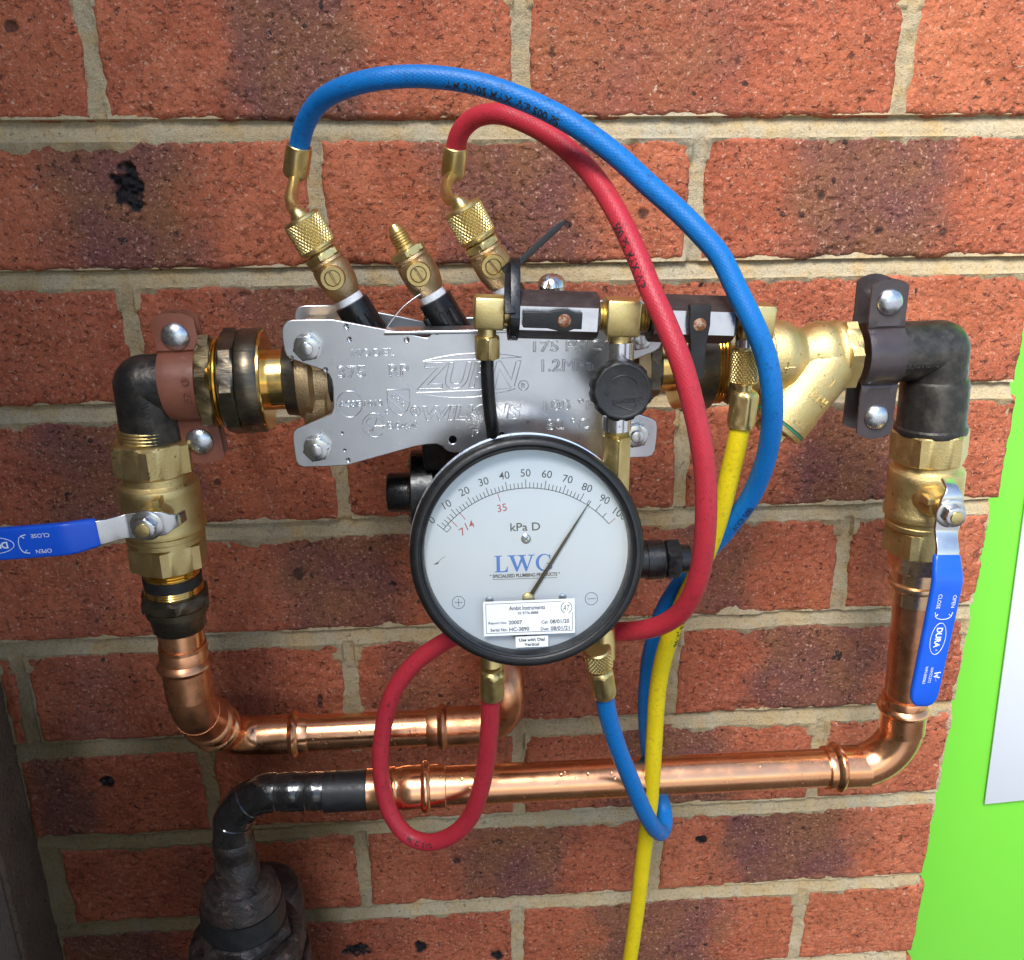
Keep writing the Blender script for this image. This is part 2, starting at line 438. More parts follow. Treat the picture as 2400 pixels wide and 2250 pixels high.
def brick_mat(name, reds, flashA, flashB):
    m, nt, bs = newmat(name); co = coords(nt)
    fl = node(nt, 'ShaderNodeAttribute', attribute_name='flash').outputs['Fac']
    rn = node(nt, 'ShaderNodeAttribute', attribute_name='rnd').outputs['Fac']
    pit = node(nt, 'ShaderNodeAttribute', attribute_name='pit').outputs['Fac']
    wet_shade = node(nt, 'ShaderNodeAttribute', attribute_name='wet').outputs['Fac']
    n1 = noise(nt, co, 28, 5, .65); n2 = noise(nt, co, 160, 5, .65); n3 = noise(nt, co, 700, 3, .6)
    red = ramp(nt, n1, [(.30, reds[0]), (.55, reds[1]), (.75, reds[2])])
    red = mixc(nt, math_(nt, 'MULTIPLY', rn, .55), red, (.30, .068, .034))
    fcol = ramp(nt, noise(nt, co, 22, 4, .6), [(.38, flashA), (.62, flashB)])
    f2 = math_(nt, 'ADD', fl, math_(nt, 'MULTIPLY', math_(nt, 'SUBTRACT', n1, .5), .9))
    col = mixc(nt, math_(nt, 'MULTIPLY', ramp(nt, f2, [(.25, g(0)), (.85, g(1))]), .85), red, fcol)
    # fine two-tone grain
    col = mixc(nt, ramp(nt, n2, [(.36, g(.7)), (.52, g(0))]), col, mixc(nt, .5, col, (.045, .015, .010)))
    # manganese specks, more of them in the flashed parts
    sp = noise(nt, co, 95, 2, .5)
    thr = math_(nt, 'SUBTRACT', sp, math_(nt, 'MULTIPLY', math_(nt, 'SUBTRACT', 1., fl), .06))
    col = mixc(nt, ramp(nt, thr, [(.665, g(0)), (.69, g(.9))]), col, (.018, .014, .016))
    # pale grit pressed in the face
    gn = noise(nt, co, 330, 2, .5); gm = noise(nt, co, 70, 2, .5)
    gr = math_(nt, 'MULTIPLY', ramp(nt, gn, [(.635, g(0)), (.675, g(1))]), ramp(nt, gm, [(.42, g(.25)), (.6, g(1))]))
    col = mixc(nt, math_(nt, 'MULTIPLY', gr, .75), col, (.55, .31, .20))
    gn2 = noise(nt, co, 130, 2, .5)
    col = mixc(nt, ramp(nt, gn2, [(.735, g(0)), (.755, g(.8))]), col, (.60, .42, .30))
    # hue drift and sandy sparkle
    hd_ = noise(nt, co, 9, 3, .5)
    col = mixc(nt, ramp(nt, hd_, [(.5, g(0)), (.68, g(.28))]), col, mixc(nt, .6, col, (.46, .155, .045)))
    # dark ragged crawl marks and grit in the fired skin, in patches
    k1 = noise(nt, coords(nt, (1., 1., 1.35)), 215, 5, .70, .6); k2 = noise(nt, co, 34, 3, .6)
    dk = math_(nt, 'MULTIPLY', ramp(nt, k1, [(.375, g(1)), (.412, g(0))]), ramp(nt, k2, [(.38, g(.25)), (.56, g(1))]))
    col = mixc(nt, math_(nt, 'MULTIPLY', dk, .75), col, (.045, .018, .014))
    k3 = noise(nt, co, 420, 3, .6)
    col = mixc(nt, ramp(nt, k3, [(.60, g(0)), (.66, g(.65))]), col, mixc(nt, .7, col, (.66, .37, .26)))
    n5 = noise(nt, co, 1000, 2, .6)
    col = mixc(nt, ramp(nt, n5, [(.60, g(0)), (.72, g(.55))]), col, mixc(nt, .6, col, (.66, .38, .28)))
    col = mixc(nt, ramp(nt, n5, [(.30, g(.6)), (.42, g(0))]), col, mixc(nt, .6, col, (.05, .018, .014)))
    col = mixc(nt, pit, col, (.014, .012, .013))
    col = mixc(nt, wet_shade, col, mixc(nt, 1., col, (.40, .34, .30), 'MULTIPLY'))  # damp tint that also carries painted shade near the corner
    nt.links.new(col, bs.inputs['Base Color'])
    rgh = ramp(nt, n2, [(.3, g(.62)), (.7, g(.9))])
    nt.links.new(mixc(nt, wet_shade, rgh, (.42, .42, .42)), bs.inputs['Roughness'])
    bs.inputs['Specular IOR Level'].default_value = .22
    h = math_(nt, 'ADD', math_(nt, 'MULTIPLY', n2, 1.), math_(nt, 'MULTIPLY', n3, .8))
    h = math_(nt, 'ADD', h, math_(nt, 'MULTIPLY', gr, .6))
    h = math_(nt, 'SUBTRACT', h, math_(nt, 'MULTIPLY', dk, 1.3))
    bump(nt, bs, h, .0008, .9)
    return m
REDS = [(.31, .076, .034), (.47, .134, .063), (.51, .168, .085)]
M['brick'] = brick_mat('brick', REDS, (.125, .050, .052), (.185, .082, .040))
M['brick_dark'] = brick_mat('brick_dark', [(.11, .07, .06), (.14, .09, .075), (.17, .115, .095)], (.10, .068, .06), (.14, .10, .08))
def mortar_mat():
    m, nt, bs = newmat('mortar'); co = coords(nt)
    n1 = noise(nt, co, 14, 4, .6); n2 = noise(nt, co, 420, 4, .7); n3 = noise(nt, co, 60, 4, .6)
    col = ramp(nt, n1, [(.3, (.47, .35, .19)), (.5, (.49, .39, .24)), (.72, (.45, .395, .285))])
    col = mixc(nt, ramp(nt, n3, [(.48, g(0)), (.68, g(.65))]), col, (.52, .33, .12))
    col = mixc(nt, ramp(nt, n2, [(.3, g(.5)), (.5, g(0))]), col, (.22, .17, .10))
    n6 = noise(nt, co, 1100, 3, .65); n7 = noise(nt, co, 5, 4, .6); n8 = noise(nt, co, 190, 4, .7)
    col = mixc(nt, ramp(nt, n6, [(.32, g(.6)), (.46, g(0))]), col, mixc(nt, .7, col, (.13, .10, .06)))
    col = mixc(nt, ramp(nt, n6, [(.58, g(0)), (.72, g(.5))]), col, (.66, .58, .43))
    col = mixc(nt, ramp(nt, n7, [(.50, g(0)), (.70, g(.55))]), col, mixc(nt, 1., col, (.62, .58, .50), 'MULTIPLY'))
    col = mixc(nt, ramp(nt, n8, [(.30, g(.75)), (.38, g(0))]), col, (.14, .105, .06))
    wet_shade = node(nt, 'ShaderNodeAttribute', attribute_name='wet').outputs['Fac']
    col = mixc(nt, wet_shade, col, mixc(nt, 1., col, (.24, .21, .155), 'MULTIPLY'))  # joints darkened for damp and for shade painted into the colour
    nt.links.new(col, bs.inputs['Base Color']); bs.inputs['Roughness'].default_value = .9
    bs.inputs['Specular IOR Level'].default_value = .25
    bump(nt, bs, math_(nt, 'ADD', math_(nt, 'ADD', n2, n6), math_(nt, 'MULTIPLY', n3, .6)), .0010, 1.); return m
M['mortar'] = mortar_mat()

# ================================================================== the brick wall
GA = .086                      # course gauge
XL, XR = -.131, .589
rng = random.Random(4)
ROWPX = {0: 180, 1: 475, 2: 810, 3: 1100, 4: 1350, 5: 1590, 6: 1820, 7: 2030, 8: 2215}
MEAS = {0: [218, 1222, 2118], 1: [742, 1631], 2: [314], 3: [797, 1600], 4: [1972], 5: [50, 820], 6: [489, 1217, 1910], 7: [132, 852, 1535], 8: [1214, 1866]}
FLASH = {0: [(540, 880, 1.), (1240, 1780, .55)], 1: [(110, 470, 1.), (1010, 1400, .95), (1850, 2230, 1.)],
         2: [(560, 860, .8), (1300, 1500, .4), (1640, 1720, .5)], 3: [(60, 520, .85), (1840, 2120, .95), (1000, 1100, .4)],
         4: [(650, 960, .9), (1530, 1760, .8), (100, 260, .5)], 5: [(70, 360, .5), (850, 1080, .7), (1760, 2070, 1.)],
         6: [(40, 215, .9), (1440, 1715, 1.)], 7: [(1090, 1330, 1.), (1690, 2000, 1.), (380, 540, .5)], 8: [(130, 420, 1.), (640, 800, .35), (1380, 1690, 1.), (860, 1010, .4)]}
PITS = [(300, 445, 32, 40, .004), (248, 1835, 20, 18, .003), (835, 2228, 36, 26, .002), (985, 2222, 16, 22, .002), (1165, 2240, 18, 18, .002), (415, 548, 8, 9, .001),
        (750, 1640, 7, 22, .001), (2060, 540, 9, 9, .001), (2210, 545, 9, 10, .001), (1925, 460, 8, 10, .001), (1645, 1968, 14, 14, .002), (1510, 500, 12, 12, .001),
        (1330, 525, 9, 9, .001), (700, 1340, 14, 18, .001), (430, 1170, 14, 12, .001), (25, 62, 14, 9, .0015), (1070, 2020, 12, 10, .001), (660, 1230, 9, 9, .001), (510, 1130, 9, 10, .001)]
PITW = [(P(a, b, 0), c/3.4e3, d/3.4e3, e) for a, b, c, d, e in PITS]
def course_perps(c):
    base = [k*.24+(.12 if c % 2 else 0) for k in range(-2, 5)]
    base = [x for x in base if XL+.004 < x < XR-.03]
    for px in MEAS.get(c, []):
        x = P(px, ROWPX[c], 0)[0]
        i = min(range(len(base)), key=lambda k: abs(base[k]-x)); base[i] = x
    if c not in MEAS: base = [b+rng.uniform(-.003, .003) for b in base]
    return base
brick_wall = thing('brick_wall', (.23, 0, -.92), 'red brick wall with dark flashed patches and sandy mortar behind the pipework', 'wall')
RECTS = []
def wet_shade_at(x, z):
    # damp from drips with the corner's shade painted in: low on the wall, towards the corner
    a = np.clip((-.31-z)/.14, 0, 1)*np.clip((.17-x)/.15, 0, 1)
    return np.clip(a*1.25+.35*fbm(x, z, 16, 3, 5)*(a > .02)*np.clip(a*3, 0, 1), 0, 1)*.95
def brick_mesh(x0, x1, z0, z1, seed, fl, hi=True, deep=.1):
    st = .0009 if hi is True else (.004 if hi is False else .016)
    nx = max(4, int((x1-x0)/st)); nz = max(4, int((z1-z0)/st))
    X, Z = np.meshgrid(np.linspace(x0, x1, nx+1), np.linspace(z0, z1, nz+1))
    d = np.minimum(np.minimum(X-x0, x1-X), np.minimum(Z-z0, z1-Z))
    edge = np.clip(1-d/.012, 0, 1)
    Xo = X+edge*.0010*fbm(X, Z, 70, 3, seed); Zo = Z+edge*.0010*fbm(X, Z, 70, 3, seed+7)
    rr = .0045
    t = np.clip(rr-d, 0, rr); Y = rr-np.sqrt(np.maximum(rr*rr-t*t, 0))
    Y = Y+.0006*fbm(X, Z, 30, 2, seed+3)*1.0-.00012*fbm(X, Z, 300, 2, seed+5)
    # chips along the edges
    chip = np.clip(fbm(X, Z, 60, 3, seed+11)-.35, 0, 1)*edge; Y += chip*.0035
    # crawled skin: short ragged cracks and pits
    r1 = np.abs(fbm(X*1.0, Z*1.25, 170, 3, seed+21)); r2 = fbm(X, Z, 48, 2, seed+23)
    crack = np.clip(1-r1/.075, 0, 1)*np.clip((r2+.02)*3, 0, 1)*np.clip(fbm(X, Z, 180, 1, seed+25)*2+.7, 0, 1)
    pits = np.clip((fbm(X, Z*1.2, 230, 2, seed+29)-.50)*3.5, 0, 1)
    Y += .0007*crack+.0006*pits-.00018*fbm(X, Z, 620, 1, seed+61)
    grit = np.clip(fbm(X, Z, 210, 1, seed+41)-.72, 0, 1)*3.
    Y -= .0007*grit
    pit = np.zeros_like(X)
    for p, a, b, dep in PITW:
        if x0-.01 < p[0] < x1+.01 and z0-.01 < p[2] < z1+.01:
            q = ((X-p[0])/a)**2+((Z-p[2])/b)**2+.7*fbm(X, Z, 160, 3, 91)
            k = np.clip(1.25-q, 0, 1); k = np.clip(k*2.2, 0, 1)*(1 if dep > .0015 else .75); pit = np.maximum(pit, k); Y += dep*k*(.7+.5*vnoise(X*500, Z*500, 5))
    fa = np.zeros_like(X)
    for a, b, s in fl:
        wv = .010*fbm(X, Z, 45, 3, seed+51)
        e = np.minimum((X+wv-a)/.022, (b-X-wv)/.022); fa = np.maximum(fa, s*np.clip(e*.5+.5, 0, 1))
    n0 = (nx+1)*(nz+1)
    Vs = np.stack([Xo, Y, Zo], -1).reshape(-1, 3)
    idx = np.arange(n0).reshape(nz+1, nx+1)
    q = np.stack([idx[:-1, :-1], idx[:-1, 1:], idx[1:, 1:], idx[1:, :-1]], -1).reshape(-1, 4)
    loop = np.concatenate([idx[0, :], idx[1:, -1], idx[-1, -2::-1], idx[-2:0:-1, 0]])
    bk = Vs[loop].copy(); bk[:, 1] = deep
    m = len(loop); j = np.arange(m); jn = (j+1) % m
    side = np.stack([loop, n0+j, n0+jn, loop[jn]], -1)
    Vs = np.vstack([Vs, bk]); F = np.vstack([q, side])
    fa = np.concatenate([fa.ravel(), fa.ravel()[loop]]); pit = np.concatenate([pit.ravel(), pit.ravel()[loop]])
    return Vs, F, {'wet': wet_shade_at(Vs[:, 0], Vs[:, 2]), 'flash': fa, 'rnd': np.full(len(Vs), random.Random(seed).random()), 'pit': pit}
for c in range(-12, 15):
    zt = -(c-1)*GA-.005; zb = -c*GA+.005
    pp = course_perps(c)
    xs = [XL-.004]+pp+[XR+rng.uniform(-.003, .003)+.005]
    fl = []
    if c in FLASH: fl = [(P(a, ROWPX[c], 0)[0], P(b, ROWPX[c], 0)[0], s) for a, b, s in FLASH[c]]
    for i in range(len(xs)-1):
        a = xs[i]+.004; b = xs[i+1]-.004
        if b-a < .012: continue
        RECTS.append((a, b, zb, zt))
        f2 = fl if c in FLASH else ([(a+(b-a)*.3, a+(b-a)*.7, 1.)] if rng.random() < .6 else [])
        Vs, F, at = brick_mesh(a, b, zb, zt, 1000+c*37+i*5, f2, True if 0 <= c <= 9 else None)
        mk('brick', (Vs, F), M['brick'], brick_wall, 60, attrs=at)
# mortar: struck bed joints (deep under the brick above, flush on the brick below), smeared perpends
def mortar_mesh(x0, x1, z0, z1, st=.0014):
    nx = int((x1-x0)/st); nz = int((z1-z0)/st)
    X, Z = np.meshgrid(np.linspace(x0, x1, nx+1), np.linspace(z0, z1, nz+1))
    D = np.full(X.shape, -1.)   # depth inside a brick
    for a, b, c, d in RECTS:
        i0 = max(0, int((a-x0)/st)-1); i1 = min(nx, int((b-x0)/st)+2); j0 = max(0, int((c-z0)/st)-1); j1 = min(nz, int((d-z0)/st)+2)
        sx, sz = X[j0:j1+1, i0:i1+1], Z[j0:j1+1, i0:i1+1]
        q = np.minimum(np.minimum(sx-a, b-sx), np.minimum(sz-c, d-sz))
        D[j0:j1+1, i0:i1+1] = np.maximum(D[j0:j1+1, i0:i1+1], q)
    ins = np.clip(D, 0, 1)
    zz = (Z/GA)-np.round(Z/GA)                   # 0 on the bed centre line
    t = np.clip(zz*GA/.005, -1, 1)               # +1 at the top of the joint
    bedw = (np.abs(zz*GA) < .0052)
    bed = .0012+.0042*np.clip((t+.75)/1.6, 0, 1)**1.3
    Y = np.where(bedw, bed, .0016+.0012*fbm(X, Z, 40, 2, 61))
    sm = .0014*fbm(X, Z, 34, 3, 71)+.0007*fbm(X, Z, 150, 3, 73)
    up = (zz < 0) & ~bedw                        # just below a joint: the top edge of a brick, where mortar was buttered over
    bias = np.where(up & (np.abs(zz*GA) < .02), -.0004, .0012)
    Ym = bias+ins*.42-sm*1.0-.0012*np.clip(fbm(X, Z, 22, 2, 75), 0, 1)
    Y = np.where(ins > 0, Ym, np.where(bedw, Y-.25*sm, Y-.5*sm))+.00025*fbm(X, Z, 420, 2, 77)
    idx = np.arange(X.size).reshape(X.shape)
    keep = (D < .0135)
    k4 = keep[:-1, :-1] & keep[:-1, 1:] & keep[1:, 1:] & keep[1:, :-1]
    q = np.stack([idx[:-1, :-1], idx[:-1, 1:], idx[1:, 1:], idx[1:, :-1]], -1)[k4]
    used = np.unique(q); mp = np.zeros(X.size, np.int64); mp[used] = np.arange(len(used))
    Vs = np.stack([X, Y, Z], -1).reshape(-1, 3)[used]
    return Vs, mp[q]
mv, mf = mortar_mesh(XL-.003, XR-.002, -10*GA+.006, 2*GA-.006)
zt, zb = 13*GA-.006, -14*GA-.04
bx = V(XL, .006, zb), V(XR-.003, .098, zt)
bv = np.array([[bx[i][0], bx[j][1], bx[k][2]] for i in (0, 1) for j in (0, 1) for k in (0, 1)])
bf = np.array([[0, 1, 3, 2], [4, 6, 7, 5], [0, 4, 5, 1], [2, 3, 7, 6], [0, 2, 6, 4], [1, 5, 7, 3]])
mall = np.vstack([mv, bv])
mk('mortar', (mall, np.vstack([mf, bf+len(mv)])), M['mortar'], brick_wall, 60, attrs={'wet': wet_shade_at(mall[:, 0], mall[:, 2])})

# ------------------------------------------------------------------ dark rendered return wall on the left (runs towards the viewer)
M['render'] = surf('dark_render', (.085, .052, .033), (.125, .082, .056), 30, .35, .7, (.8, .95), 0, .0022, 300, spec=.2, speck=((.02, .016, .013), 260, .64))
M['render2'] = surf('pale_render', (.16, .115, .085), (.21, .16, .12), 30, .35, .7, (.7, .9), 0, .0012, 260)
side_wall = thing('rendered_wall', (XL-.06, -.35, -1.24), 'dark grey brown pitted return wall in the corner beside the iron pipe', 'wall')
RLEN = 2.6; RTOP = .90  # unseen reach and height, sized to block light from the lower left
mk('corner_strip', box((XL-.05, -.02, (RTOP-1.245)/2), (.05, 0, 0), (0, .028, 0), (0, 0, (RTOP+1.245)/2), .003), M['render'], side_wall)
mk('wall_face', box((XL-.052, -.0485-(RLEN-.05)/2, (RTOP-1.245)/2), (.05, 0, 0), (0, (RLEN-.05)/2, 0), (0, 0, (RTOP+1.245)/2), .003), M['render2'], side_wall)

# ------------------------------------------------------------------ lime green board beyond the wall's end, with a white sheet
gb = thing('painted_board', (1.1, .17, -1.3), 'bright lime green board standing beyond the end of the brick wall', 'board')
mk('panel', box((1.15, .17, -.35), (.62, 0, 0), (0, .009, 0), (0, 0, .95), .002), M['green'], gb)
yb = .16
a = P(2400, 1175, yb); b = P(2304, 1881, yb); c = P(2400, 1871, yb)
ex = unit(c-b); ez = unit(a-b); ez = unit(ez-ex*(ez@ex)); 
cen = b+ex*.21+ez*.30
sh = mk('sheet', box(cen-V(0, .0022, 0), ex*.21, V(0, .001, 0), ez*.30, .0005), M['white_board'], None, loc=cen)
sh.name = 'white_sheet'
setp(sh, 'blank white sheet fixed to the lime green board', 'sheet')

# ================================================================== pipework on the line of the backflow preventer
A = V(.037, -.105, -.128); B = V(.478, -.093, -.121); AX = unit(B-A)
def onax(x): return A+AX*((x-A[0])/AX[0])
def axpx(px): return P(px, 905-(px-342)*.047, -.10)[0]
def s_of(px): return (axpx(px)-A[0])/AX[0]*1000       # millimetres from A along the line
UP = V(0, 0, 1); DN = V(0, 0, -1); RT = V(1, 0, 0)

# ---- elbows
def torus_prof(s, r, b, n=6):
    return [(s-b*math.cos(math.pi*k/n), r+b*.9*math.sin(math.pi*k/n)) for k in range(n+1)]
el = thing('pipe_elbow', A+V(0, 0, -.03), 'blackened brass elbow between the terracotta clip and the ball valve', 'pipe elbow', 'dark elbows at the ends of the backflow line')
def ball(c, r, n=20): return lathe(c, UP, [(-r*math.cos(math.pi*k/n), r*math.sin(math.pi*k/n)+.001) for k in range(n+1)], 48)
mk('bend', join(lathe(A, AX, [(0, 16.6), (30, 16.8)], 48), lathe(A, DN, [(0, 16.6), (33, 16.9), (34.5, 16.4), (36, 15)], 48), ball(A, 16.65)), M['dark_fitting'], el, 40)
mk('collar', rnd_cyl(A, AX, 24, 32, 18.5), M['dark_fitting'], el)
lt = place(text2d('WARRIGTON', .0042, .026, outline=.00020), A+V(.003, -.0170, -.018), DN, RT, V(0, -1, 0))
lv = lt[0]; xx = lv[:, 0]-A[0]; lv[:, 1] = A[1]-np.sqrt(np.maximum(.0169**2-xx**2, 0))+(lv[:, 1]-(A[1]-.0170))
mk('raised_lettering', lt, M['dark_fitting'], el)
er = thing('pipe_elbow', B+V(.01, 0, -.05), 'blackened brass elbow beside the dark brown clip and above the upright lever valve', 'pipe elbow', 'dark elbows at the ends of the backflow line')
C2 = V(.494, -.095, -.4055); DVR = unit(C2-B)
mk('bend', join(lathe(B, -AX, [(0, 17.0), (45, 17.2)], 48), lathe(B, DVR, [(0, 17.0), (22, 17.2)], 48), ball(B, 17.05)), M['dark_fitting'], er, 40)
mk('socket', lathe(B, DVR, [(15, 16), (17, 18.3), (20, 19), (42, 19.2), (44, 19.4), (45, 20.4), (47, 20.6), (48.5, 20.2), (49, 17)]), M['dark_fitting'], er)
mk('casting_mark', place(text2d('.WARRIGTON.', .0030, .030, outline=.0002), B-AX*.022+V(0, -.0166, -.0045), AX, UP), M['dark_fitting'], er)

# ---- two-piece pipe clips
def clip(name, xc, label, mat, gap, lean, half=.0105, zt_=.050, zb_=-.051, rp=.0182):
    o = onax(xc); t = thing(name, (o[0], -.004, o[2]), label, 'pipe clip', 'two piece clips holding the line off the wall')
    th = .0026
    def half_strap(sg, nm):
        # section path in (v up, d towards camera)
        g0 = gap*sg; v0 = math.sqrt(rp**2-min(abs(gap), rp*.9)**2)
        pts = [(zt_, g0), (zt_-.006, g0), (v0+.006, g0), (v0+.002, g0+.0008*sg)]
        a0 = math.atan2(abs(gap), v0)
        for k in range(15):
            a = a0+(math.pi-2*a0)*k/14; pts.append((rp*math.cos(a), sg*rp*math.sin(a)))
        pts += [(-v0-.002, g0+.0008*sg), (-v0-.006, g0), (zb_+.006, g0), (zb_, g0)]
        pts = np.array(pts); T = np.gradient(pts, axis=0); T /= np.linalg.norm(T, axis=1)[:, None]
        N = np.stack([T[:, 1], -T[:, 0]], 1)*(-sg)
        ws = np.linspace(-1, 1, 9); top, bot = [], []
        for i, (p, n) in enumerate(zip(pts, N)):
            ra, rb = [], []
            for w_ in ws:
                v, d = p
                if i == 0: v -= .0035*w_*w_
                if i == len(pts)-1: v += .0035*w_*w_
                q = o+AX*(w_*half)+RT*(lean*v)
                e = th/2*(1-.35*abs(w_)**8)
                ra.append(q+UP*(v+n[0]*e)+TOCAM*(d+n[1]*e)); rb.append(q+UP*(v-n[0]*e)+TOCAM*(d-n[1]*e))
            top.append(ra); bot.append(rb)
        rings = [np.array(a_+b_[::-1]) for a_, b_ in zip(top, bot)]
        return mk(nm, loft(rings), mat, t, 40)
    half_strap(1, 'front_half'); half_strap(-1, 'back_half')
    for zz_, nm in ((zt_-.0125, 'bolt'), (zb_+.013, 'bolt')):
        c = o+UP*zz_+RT*(lean*zz_)+TOCAM*(gap+th/2)
        bo = mk(nm, lathe(c, TOCAM, [(-.1, 7.3), (.5, 7.4), (1.6, 6.6), (2.8, 4.9), (3.5, 2.8), (3.75, .6)], 32), M['zinc'], t, 50)
        mk('shank', lathe(c, -TOCAM, [(0, 3), (gap*2000+9, 3)], 16), M['zinc'], bo)
        mk('nut', hexnut(c, -TOCAM, gap*2000+3.2, gap*2000+8, 10), M['zinc'], bo)
    bk = o-TOCAM*(rp+.001)
    ft = V(bk[0], .0015, bk[2]-.010); rdv = unit(ft-bk); rl = np.linalg.norm(ft-bk)*1000
    mk('standoff_rod', lathe(bk, rdv, [(-1, 7), (5, 7), (5.5, 4), (rl, 4)], 20), M['zinc'], t)
    mk('wall_nut', lathe(ft, TOCAM, [(0, 9), (2.6, 9), (4, 6), (8, 5)], 32), M['zinc'], t)
    return t
cl = clip('pipe_clip', axpx(437)+.003, 'terracotta brown painted pipe clip with two domed bolts beside the black elbow', M['clip_brown'], .0045, -.10, .0110, .039, -.0435)
mk('raised_number', place(text2d('32  O', .0040, None, bold=.01, ext=.0003), onax(axpx(437)+.003)+TOCAM*.0198+UP*.002+RT*.003, UP, -RT), M['clip_brown'], cl)
clip('pipe_clip', axpx(2083)-.005, 'dark brown pipe clip with two domed bolts between brass strainer and black elbow', M['clip_dark'], .0095, -.02, .0105, .043, -.048)

# ---- unions either side of the backflow preventer
def upx(name, label, parts):
    t = thing(name, onax(parts[0][2]/1000.+A[0])+V(0, 0, -.03), label, 'pipe union', 'threaded unions at the ends of the valve body')
    for nm, mat, s0, s1, fn in parts:
        mk(nm, fn(s0, s1), M[mat], t)
    return t
S1 = [s_of(p) for p in (482, 519, 535, 576, 624, 640, 674, 712)]
upx('pipe_union', 'tarnished brass union between the terracotta clip and the steel cover plate', [
    ('hex_nut', 'brass_worn', S1[0], S1[1], lambda a, b: hexnut(A, AX, a, b, 47, 1.6, phase=10)),
    ('thread', 'brass_bright', S1[1]-.2, S1[2]+.2, lambda a, b: lathe(A, AX, threads(a, b, 24.5, 1.8, .8))),
    ('coupling_ring', 'brass_dark', S1[2], S1[3], lambda a, b: hexnut(A, AX, a, b, 53.5, 1.8, phase=20, sides=8)),
    ('union_nut', 'brass_dark', S1[3]+.01, S1[4], lambda a, b: lathe(A, AX, [(a, 25), (a+.01, 27.5), (a+1, 28), (b-1, 28), (b, 27.3), (b+.01, 25.5)])),
    ('rim', 'brass_bright', S1[4], S1[5]-2, lambda a, b: lathe(A, AX, [(a, 26.8), (b-.5, 26.8), (b, 26.3), (b+.1, 17)])),
    ('tail', 'brass_bright', S1[4], S1[6], lambda a, b: lathe(A, AX, [(a, 16.2), (b, 16.2)])),
    ('flange', 'brass_dark', S1[6]-.5, S1[7], lambda a, b: lathe(A, AX, [(a, 17), (a+.8, 19.3), (b-2, 20.2), (b-1, 20.6), (b, 19)]))])
S2 = [s_of(p) for p in (1505, 1540, 1580, 1594, 1660, 1688, 1724)]
upx('pipe_union', 'tarnished brass union behind the red hose, between the steel plate and the strainer', [
    ('flange', 'brass_dark', S2[0], S2[1], lambda a, b: hexnut(A, AX, a, b, 37, 1.5)),
    ('tail', 'brass_bright', S2[1]-.5, S2[3], lambda a, b: lathe(A, AX, [(a, 16.2), (b, 16.2)])),
    ('rim', 'brass_bright', S2[2], S2[3], lambda a, b: lathe(A, AX, [(a, 20), (a+.4, 26.5), (b, 26.8)])),
    ('union_nut', 'brass_dark', S2[3], S2[4], lambda a, b: lathe(A, AX, [(a, 27), (a+1, 28), (a+7, 28), (a+7.3, 27), (b-1, 27), (b, 25)])),
    ('thread', 'brass_bright', S2[4]-.2, S2[5], lambda a, b: lathe(A, AX, threads(a, b, 24.5, 1.8, .8))),
    ('hex_nut', 'brass_worn', S2[5], S2[6]+4, lambda a, b: hexnut(A, AX, a, b, 46, 1.6, phase=25))])

# ================================================================== backflow preventer
YP = -.126
rp_c = V(.2124, -.103, -.1303)
rpz = thing('backflow_preventer', (.2124, -.103, -.158), 'backflow preventer with embossed steel cover plates and black test cock towers', 'valve')
mk('end_casting', join(lathe(A, AX, [(s_of(705), 21), (s_of(712), 21.5), (s_of(735), 22), (s_of(745), 18), (s_of(790), 18)]),
                       box(onax(.127)+V(0, 0, 0), V(.0065, 0, 0), V(0, .016, 0), V(0, 0, .030), .002),
                       box(onax(.1365), V(.004, 0, 0), V(0, .0175, 0), V(0, 0, .022), .0015)), M['bronze'], rpz)
mk('end_casting', join(lathe(A, AX, [(s_of(1430), 18), (s_of(1470), 18), (s_of(1480), 22), (s_of(1508), 21)]),
                       box(onax(.2975), V(.0065, 0, 0), V(0, .016, 0), V(0, 0, .030), .002)), M['bronze'], rpz)
mk('valve_body', join(lathe(A, AX, [(s_of(775), 17.5), (s_of(780), 19.8), (s_of(1440), 19.8), (s_of(1445), 17)]),
                      box(V(.2124, -.103, -.108), (.062, 0, 0), (0, .0185, 0), (0, 0, .004), .001)), M['black_plastic'], rpz)
# cover plate outline, left half measured, right half mirrored
LP = [(661, 790), (661, 772), (664, 761), (672, 753), (685, 750), (730, 749), (775, 748), (840, 760), (930, 777), (990, 790), (1000, 792), (1006, 789), (1010, 783), (1016, 780), (1060, 780)]
LQ = [(1065, 1061), (1052, 1059), (1044, 1054), (1036, 1046), (1024, 1041), (1000, 1042), (972, 1047), (900, 1067), (813, 1091), (760, 1094), (712, 1095), (700, 1091), (693, 1080), (688, 1045), (686, 1022), (688, 1011), (696, 1004), (735, 988), (768, 974), (777, 968), (781, 955), (780, 910), (777, 890), (770, 877), (756, 867), (720, 855), (684, 842), (672, 835), (666, 822)]
def half(pts): return [(P(x, y, YP)[0]-.2124, P(x, y, YP)[2]+.1303) for x, y in pts]
t1, t2 = half(LP), half(LQ)
outl = t1+[(-x, z) for x, z in t1[::-1]]+[(-x, z) for x, z in t2[::-1]]+t2
h1 = P(1061, 1031, YP); h2 = P(1176, 1022, YP)
holes = [circle((h[0]-.2124, h[2]+.1303), .0022, 20) for h in (h1, h2)]
pl = outline2d([outl]+holes, .0011, .0005, 2)
front = mk('cover_plate', place(pl, V(.2124, YP+.0011, -.1303), RT, UP, TOCAM), M['steel'], rpz, 50)
setp(front, 'brushed steel front cover plate with embossed lettering')
mk('cover_plate', place(outline2d([outl], .0011, .0005, 2), V(.2124, -.0825, -.1303), RT, UP, TOCAM), M['steel'], rpz, 50)
